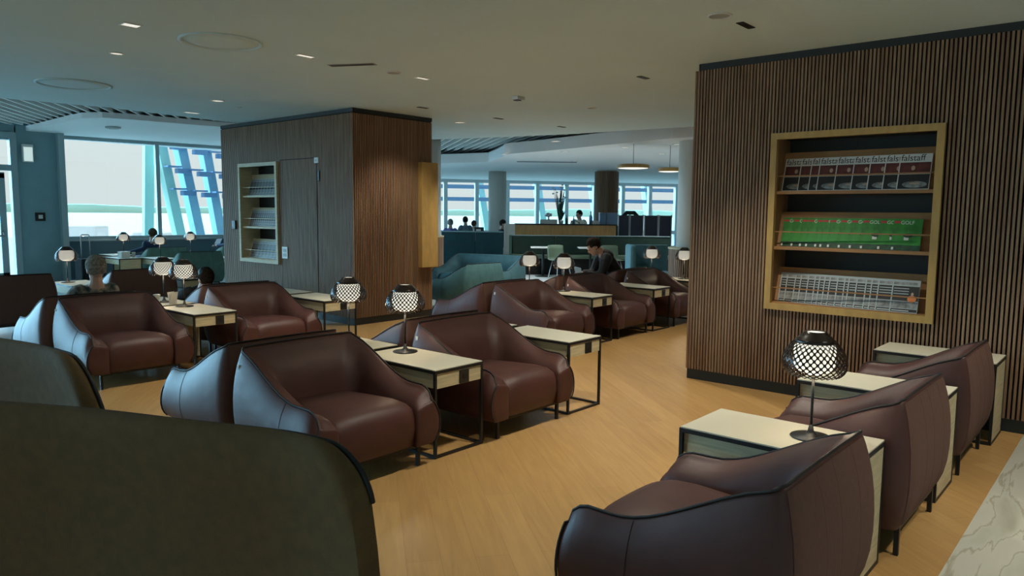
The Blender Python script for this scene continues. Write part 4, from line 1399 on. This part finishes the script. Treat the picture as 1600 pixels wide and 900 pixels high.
# luggage and items by the window
t = thing('trolley_case', 'dark trolley case with raised grey handle beside the table by the window', 'suitcase', (5.82, 16.75, 0), 0.2)
obox('case_body', (-.2, .2, -.13, .13, .05, .56), 'cloth_black', t, r=.03)
bm = bmesh.new(); tube(bm, [(-.09, .05, .55), (-.09, .05, 1.02), (-.07, .05, 1.05), (.07, .05, 1.05), (.09, .05, 1.02), (.09, .05, .55)], .012, 8); obj('pull_handle', bm, 'grey_metal', t, True)
for sx in (-.16, .16):
    bm = bmesh.new(); tube(bm, [(sx-.015, 0, .035), (sx+.015, 0, .035)], .035, 12); obj('wheel', bm, 'black_metal', t)
t = thing('paper_box', 'small white carton standing on the table by the window', 'box', (6.36, 16.2, .585), 0.1)
obox('carton', (-.12, .06, -.08, .08, .001, .11), 'white_plastic', t, r=.005); obox('carton_lid', (-.125, .065, -.085, .085, .11, .125), 'paper_white', t)
t = thing('paper_cup', 'white cup next to the carton on the table by the window', 'cup', (6.49, 16.12, .585))
bm = bmesh.new(); lathe(bm, [(.028, .001), (.038, .10), (.04, .10), (.04, .108)], 20); obj('cup_body', bm, 'paper_white', t, True)
t = thing('cup', 'white paper cup on the table next to the grey haired man', 'cup', (3.44, 8.0, .585))
t.scale = (.8, .8, .8)
bm = bmesh.new(); lathe(bm, [(.03, .001), (.042, .11), (.045, .11), (.045, .12)], 20); obj('cup_body', bm, 'paper_white', t, True)
bm = bmesh.new(); lathe(bm, [(.046, .12), (.046, .13), (.03, .135)], 20); obj('lid', bm, 'white_plastic', t, True)
t = thing('menu_card', 'small folded card standing on the table beside the grey haired man', 'card', (3.58, 7.93, .585), 0.4)
bm = bmesh.new(); bx(bm, -.05, .05, -.002, .0, .001, .13, Matrix.Rotation(.2, 4, 'X')); bx(bm, -.05, .05, -.0, .002, .001, .13, Matrix.Rotation(-.2, 4, 'X')); obj('card_face', bm, 'paper_white', t)

# ---------------------------------------------------------------- people
def skin_mesh(nodes, edges, sub=1):
    me = bpy.data.meshes.new('sk')
    keys = list(nodes)
    me.from_pydata([nodes[k][0] for k in keys], [(keys.index(a), keys.index(b)) for a, b in edges], [])
    o = bpy.data.objects.new('sk', me); C.objects.link(o)
    md = o.modifiers.new('skin', 'SKIN'); md.use_smooth_shade = True
    for i, k in enumerate(keys):
        r = nodes[k][1]
        if not isinstance(r, tuple): r = (r, r)
        me.skin_vertices[0].data[i].radius = r
        me.skin_vertices[0].data[i].use_root = (i == 0)
    if sub:
        s = o.modifiers.new('sub', 'SUBSURF'); s.levels = sub; s.render_levels = sub
    bpy.context.view_layer.update()
    res = bpy.data.meshes.new_from_object(o.evaluated_get(bpy.context.evaluated_depsgraph_get()))
    bpy.data.objects.remove(o)
    return res

def chains_mesh(nodes, chains):
    bm = bmesh.new()
    for ch in chains:
        sub = {}
        for q, k in enumerate(ch):
            sub[k] = nodes[k]
        me = skin_mesh(sub, list(zip(ch, ch[1:])), 1)
        bm.from_mesh(me); bpy.data.meshes.remove(me)
    return bm

def remesh(bm_or_mesh, vox):
    o = bpy.data.objects.new('rm', bm_or_mesh); C.objects.link(o)
    md = o.modifiers.new('r', 'REMESH'); md.mode = 'VOXEL'; md.voxel_size = vox; md.use_smooth_shade = True
    sm = o.modifiers.new('s', 'SMOOTH'); sm.factor = 0.5; sm.iterations = 2
    bpy.context.view_layer.update()
    res = bpy.data.meshes.new_from_object(o.evaluated_get(bpy.context.evaluated_depsgraph_get()))
    bpy.data.objects.remove(o)
    return res

def mobj(name, me, m, parent):
    me.materials.clear(); me.materials.append(MATS[m])
    for p in me.polygons: p.use_smooth = True
    o = bpy.data.objects.new(name, me); C.objects.link(o); o.parent = parent
    return o

def person(label, loc, rz, seat=0.42, lean=0.0, nod=0.0, turn=0.0, hands=None, hair='hair_dark', top='cloth_black', legs='jeans', standing=False, cap=False, longhair=False, s=1.0, hood=False):
    t = thing('person', label, 'person', loc, rz)
    t.scale = (s, s, s)
    pz = seat+.11 if not standing else 0.93
    def B(h, x=0, dy=0):  # point on the spine h above pelvis with forward lean (-y)
        return Vector((x, -math.sin(lean)*h+dy, pz+math.cos(lean)*h))
    neck = B(.475)
    hc = neck+Vector((0, -math.sin(lean+nod*.6)*.15-.015, math.cos(lean+nod*.6)*.140))
    N = {}
    N['pelvis'] = (B(0), (.15, .11)); N['waist'] = (B(.18), (.135, .10)); N['chest'] = (B(.36), (.155, .11)); N['neckb'] = (B(.47), (.075, .07)); N['neck'] = (neck+Vector((0, 0, .03)), .058); N['head'] = (hc, .07)
    E = [('pelvis', 'waist'), ('waist', 'chest'), ('chest', 'neckb'), ('neckb', 'neck'), ('neck', 'head')]
    if hands is None: hands = [(-.14, -.36, seat+.22), (.14, -.36, seat+.22)]
    fingers = []
    for i, sx in enumerate((-1, 1)):
        sh = B(.43, sx*.175); h = Vector(hands[i])
        mid = (sh+h)/2; dl = (h-sh).length
        bend = math.sqrt(max(0.0004, .275**2-(dl/2)**2)) if dl < .55 else .02
        el = mid+Vector((sx*.5, .35, -.8)).normalized()*bend
        N['sh%d' % i] = (sh, .062); N['el%d' % i] = (el, .042); N['wr%d' % i] = (h, .027)
        fd = (h-el).normalized(); palm = h+fd*.05; N['pa%d' % i] = (palm, (.036, .018))
        E += [('chest', 'sh%d' % i), ('sh%d' % i, 'el%d' % i), ('el%d' % i, 'wr%d' % i), ('wr%d' % i, 'pa%d' % i)]
        side = fd.cross(Vector((0, 0, 1))).normalized(); dn = Vector((0, 0, -1))
        for k in range(4):
            b = palm+side*((k-1.5)*.019)+fd*.02
            L = (.068, .078, .073, .058)[k]
            fingers.append([b-fd*.02, b+fd*L*.5+dn*.006, b+fd*L*.8+dn*.022, b+fd*L*.9+dn*.042])
        b = h+fd*.02-side*sx*.03
        fingers.append([h+fd*.02, b+fd*.02, b+fd*.045-side*sx*.01, b+fd*.065-side*sx*.006+dn*.01])
    for i, sx in enumerate((-1, 1)):
        hp = B(-.03, sx*.09)
        if standing:
            kn = Vector((sx*.10, -.02, .48)); an = Vector((sx*.10, .02, .08)); toe = Vector((sx*.11, -.15, .035))
        else:
            kn = Vector((sx*.13, -.44, seat+.08)); an = Vector((sx*.13, -.47, .09)); toe = Vector((sx*.14, -.63, .04))
        N['hp%d' % i] = (hp, .085); N['kn%d' % i] = (kn, .057); N['an%d' % i] = (an, .038); N['to%d' % i] = (toe, (.038, .028))
        E += [('pelvis', 'hp%d' % i), ('hp%d' % i, 'kn%d' % i), ('kn%d' % i, 'an%d' % i), ('an%d' % i, 'to%d' % i)]
    for i, sx in enumerate((-1, 1)):
        N['ci%d' % i] = (B(.40, sx*.07), .075)
    BODY = [('pelvis', 'waist', 'chest', 'neckb', 'neck', 'head')]+[('ci%d' % i, 'sh%d' % i, 'el%d' % i, 'wr%d' % i, 'pa%d' % i) for i in (0, 1)]
    LEGS = [('pelvis', 'hp%d' % i, 'kn%d' % i, 'an%d' % i, 'to%d' % i) for i in (0, 1)]
    bm = chains_mesh(N, BODY+LEGS)
    HM = Matrix.Translation(hc) @ Matrix.Rotation(turn, 4, 'Z') @ Matrix.Rotation(lean*.5+nod, 4, 'X')
    ellipsoid(bm, (0, .012, .025), (.076, .096, .105), 24, 16, HM)
    ellipsoid(bm, (0, -.025, -.045), (.056, .066, .070), 20, 12, HM)
    ellipsoid(bm, (0, -.096, -.012), (.013, .020, .024), 10, 8, HM)
    ellipsoid(bm, (0, -.083, -.052), (.024, .012, .010), 10, 8, HM)
    ellipsoid(bm, (0, -.078, -.085), (.022, .018, .018), 10, 8, HM)
    ellipsoid(bm, (0, -.082, .028), (.050, .016, .012), 12, 8, HM)
    for sx in (-1, 1): ellipsoid(bm, (sx*.078, .012, -.005), (.012, .022, .034), 10, 8, HM)
    for f in fingers: tube(bm, f, .009, 8, rs=[.0095, .009, .0085, .0075])
    me = bpy.data.meshes.new('b'); bm.to_mesh(me); bm.free()
    body = mobj('body', remesh(me, .0075), 'skin', t)
    for sx in (-1, 1):
        bm = bmesh.new(); ellipsoid(bm, (sx*.031, -.088, .006), (.011, .006, .007), 10, 8, HM); obj('eye', bm, 'eye_dark', t, True)
    # clothing
    g = .034 if hood else .016
    N2 = {k: (v[0], tuple(a+g for a in (v[1] if isinstance(v[1], tuple) else (v[1], v[1])))) for k, v in N.items()}
    T = dict(N2)
    T['neckb'] = (N2['neckb'][0]+Vector((0, .012, .025)), (.088, .084))
    def cloth(chains, name, m, vox):
        b2 = chains_mesh(T, chains); me2 = bpy.data.meshes.new('c'); b2.to_mesh(me2); b2.free()
        return mobj(name, remesh(me2, vox), m, t)
    cloth([('pelvis', 'waist', 'chest', 'neckb')]+[('ci%d' % i, 'sh%d' % i, 'el%d' % i, 'wr%d' % i) for i in (0, 1)], 'top_garment', top, .012)
    cloth([('pelvis', 'hp%d' % i, 'kn%d' % i, 'an%d' % i) for i in (0, 1)], 'trousers', legs, .014)
    if hood:
        b2 = bmesh.new(); hb_ = B(.47)+Vector((0, .075, .02)); HB = Matrix.Translation(hb_) @ Matrix.Rotation(lean+.5, 4, 'X'); ellipsoid(b2, (0, -.01, -.01), (.135, .055, .10), 20, 12, HB); ellipsoid(b2, (0, -.06, .03), (.12, .085, .045), 20, 12, HB)
        obj('hood', b2, top, t, True)
    for i in (0, 1):
        bm = bmesh.new(); a = N['an%d' % i][0]; b = N['to%d' % i][0]
        tube(bm, [a+Vector((0, .05, -.045)), a+Vector((0, 0, -.035)), b+Vector((0, .03, 0)), b+Vector((0, -.02, -.004))], .04, 12, rs=[.036, .045, .043, .03])
        obj('shoe', bm, 'black_metal', t, True)
    # hair
    bm = bmesh.new()
    ellipsoid(bm, (0, .022, .040), (.084, .100, .104), 32, 20)
    if longhair:
        ellipsoid(bm, (0, .055, -.05), (.080, .060, .13), 24, 16)
    rnd = random.Random(len(label))
    dead = [v for v in bm.verts if (v.co.y < -.055 and v.co.z < .062) or (not longhair and v.co.z < -.058) or (v.co.y < -.01 and v.co.z < .01)]
    bmesh.ops.delete(bm, geom=dead, context='VERTS')
    for v in bm.verts:
        v.co *= 1+.035*(rnd.random()-.3)
    bm.transform(HM)
    o = obj('hair', bm, hair, t, True)
    md = o.modifiers.new('s', 'SOLIDIFY'); md.thickness = .012; md.offset = 0
    if cap:
        bm = bmesh.new(); ellipsoid(bm, (0, .015, .05), (.093, .110, .10), 28, 16)
        bmesh.ops.delete(bm, geom=[v for v in bm.verts if v.co.z < .045], context='VERTS')
        ellipsoid(bm, (0, -.12, .055), (.07, .07, .008), 16, 8)
        bm.transform(HM)
        o = obj('cap', bm, 'black_base', t, True); md = o.modifiers.new('s', 'SOLIDIFY'); md.thickness = .006
    return t

person('grey haired person in dark floral shirt seated with back to us, left side', (2.90, 8.34, 0), PI, lean=-.42, nod=.55, hair='hair_grey', top='cloth_floral', seat=.24, s=1.05, hands=[(-.16, -.30, .56), (.16, -.30, .56)])
person('person in a black cap slumped low behind the left island armchair', (4.12, 8.74, 0), PI, lean=-1.02, nod=.75, hair='hair_dark', top='cloth_black', cap=True, seat=.31, hands=[(-.16, -.22, .50), (.16, -.22, .50)])
person('short haired person in navy jacket seated by the window, back to us', (7.15, 17.0, 0), PI, lean=-.65, nod=.75, hair='hair_brown', top='cloth_navy', seat=.40, hands=[(.46, .0, .62), (-.16, -.30, .58)])
person('person in dark clothes reading by the window, cut by the slatted block', (9.08, 16.80, 0), PI+.5, lean=-.3, nod=.4, hair='hair_dark', top='cloth_navy', seat=.38, hands=[(-.12, -.36, .74), (.12, -.36, .74)])
tb = thing('tablet', 'thin tablet held by the reader by the window', 'tablet', (8.88, 17.20, .76), PI+.5)
obox('tablet_body', (-.12, .12, -.004, .004, 0, .17), 'black_metal', tb, r=.003, mtx=Matrix.Rotation(-.5, 4, 'X')); obox('tablet_display', (-.11, .11, -.0, .0055, .01, .16), 'laptop_screen', tb, mtx=Matrix.Rotation(-.5, 4, 'X'))
HX, HY, HR = 9.84, 6.28, PI+0.85
person('person in black hoodie bent over a laptop in the far right row', (HX, HY, 0), HR, lean=.62, nod=.35, hair='hair_dark', top='cloth_black', seat=.42, hands=[(-.11, -.56, .62), (.11, -.56, .62)], s=1.06, hood=True)
ml = Matrix.Translation((HX, HY, 0)) @ Matrix.Rotation(HR, 4, 'Z')
lt = thing('laptop', 'open grey laptop with bluish display before the person in black hoodie', 'laptop', (9.00, 6.30, .586), -2.2)
obox('keyboard_base', (-.16, .16, -.11, .11, 0, .014), 'grey_metal', lt, r=.004)
mm = Matrix.Translation((0, -.11, .012)) @ Matrix.Rotation(math.radians(14), 4, 'X')
obox('display_lid', (-.16, .16, -.008, 0, 0, .21), 'grey_metal', lt, r=.003, mtx=mm); obox('screen', (-.15, .15, .0, .002, .01, .2), 'laptop_screen', lt, mtx=mm)
q = V(px(905, 22.8), 22.8)
person('dark haired woman in beige jacket standing behind the counter', (q.x, q.y, 0), AZ-PI/2-.5, lean=.10, nod=.15, turn=-.5, hair='hair_dark', top='cloth_beige', standing=True, hands=[(-.12, -.36, 1.32), (.12, -.36, 1.30)], longhair=False)
for (x, d, rz, hr, tp_, lb, hd, st) in ((703, 23.6, PI, 'hair_grey', 'cloth_purple', 'light haired person in purple top behind the teal booth back, leftmost', None, .50),
                              (727, 24.4, PI+.3, 'hair_dark', 'cloth_blue', 'dark haired person in grey blue shirt behind the teal booth back', None, .58),
                              (739, 25.5, PI-.3, 'hair_brown', 'cloth_white', 'small person in white top in the middle behind the teal booth backs', None, .44),
                              (782, 23.2, PI/2, 'hair_dark', 'cloth_black', 'dark haired person in black holding up a phone, beside the white end panel', [(-.10, -.36, 1.10), (.10, -.33, .95)], .50)):
    q = V(px(x, d), d)
    person(lb, (q.x, q.y, 0), AZ-PI/2+rz, lean=.05, nod=.2, hair=hr, top=tp_, hands=hd, seat=st)
    if hd:
        mp = Matrix.Translation((q.x, q.y, 0)) @ Matrix.Rotation(AZ-PI/2+rz, 4, 'Z')
        ph = thing('phone', 'dark phone held up by the person in black', 'phone', mp @ Vector((-.06, -.45, 1.10)), AZ-PI/2+rz)
        obox('phone_body', (-.04, .04, -.005, .005, -.02, .13), 'black_metal', ph, r=.003); obox('phone_screen', (-.035, .035, .005, .006, -.01, .12), 'laptop_screen', ph)
# booth tables where they sit, with a small dark object
q = V(px(748, 23.2), 23.2)
t = thing('desk_clock', 'small black framed display standing on the teal booth ledge', 'display', V(px(748, 22.06), 22.06, 1.03), AZ-PI/2)
obox('frame', (-.14, .14, -.03, .03, 0, .12), 'black_metal', t, r=.004); obox('display_face', (-.09, .05, -.034, -.03, .01, .06), 'paper_white', t)

for o in C.objects:
    if o.type == 'LIGHT' and o.name.startswith('lamp_bulb'):
        pass
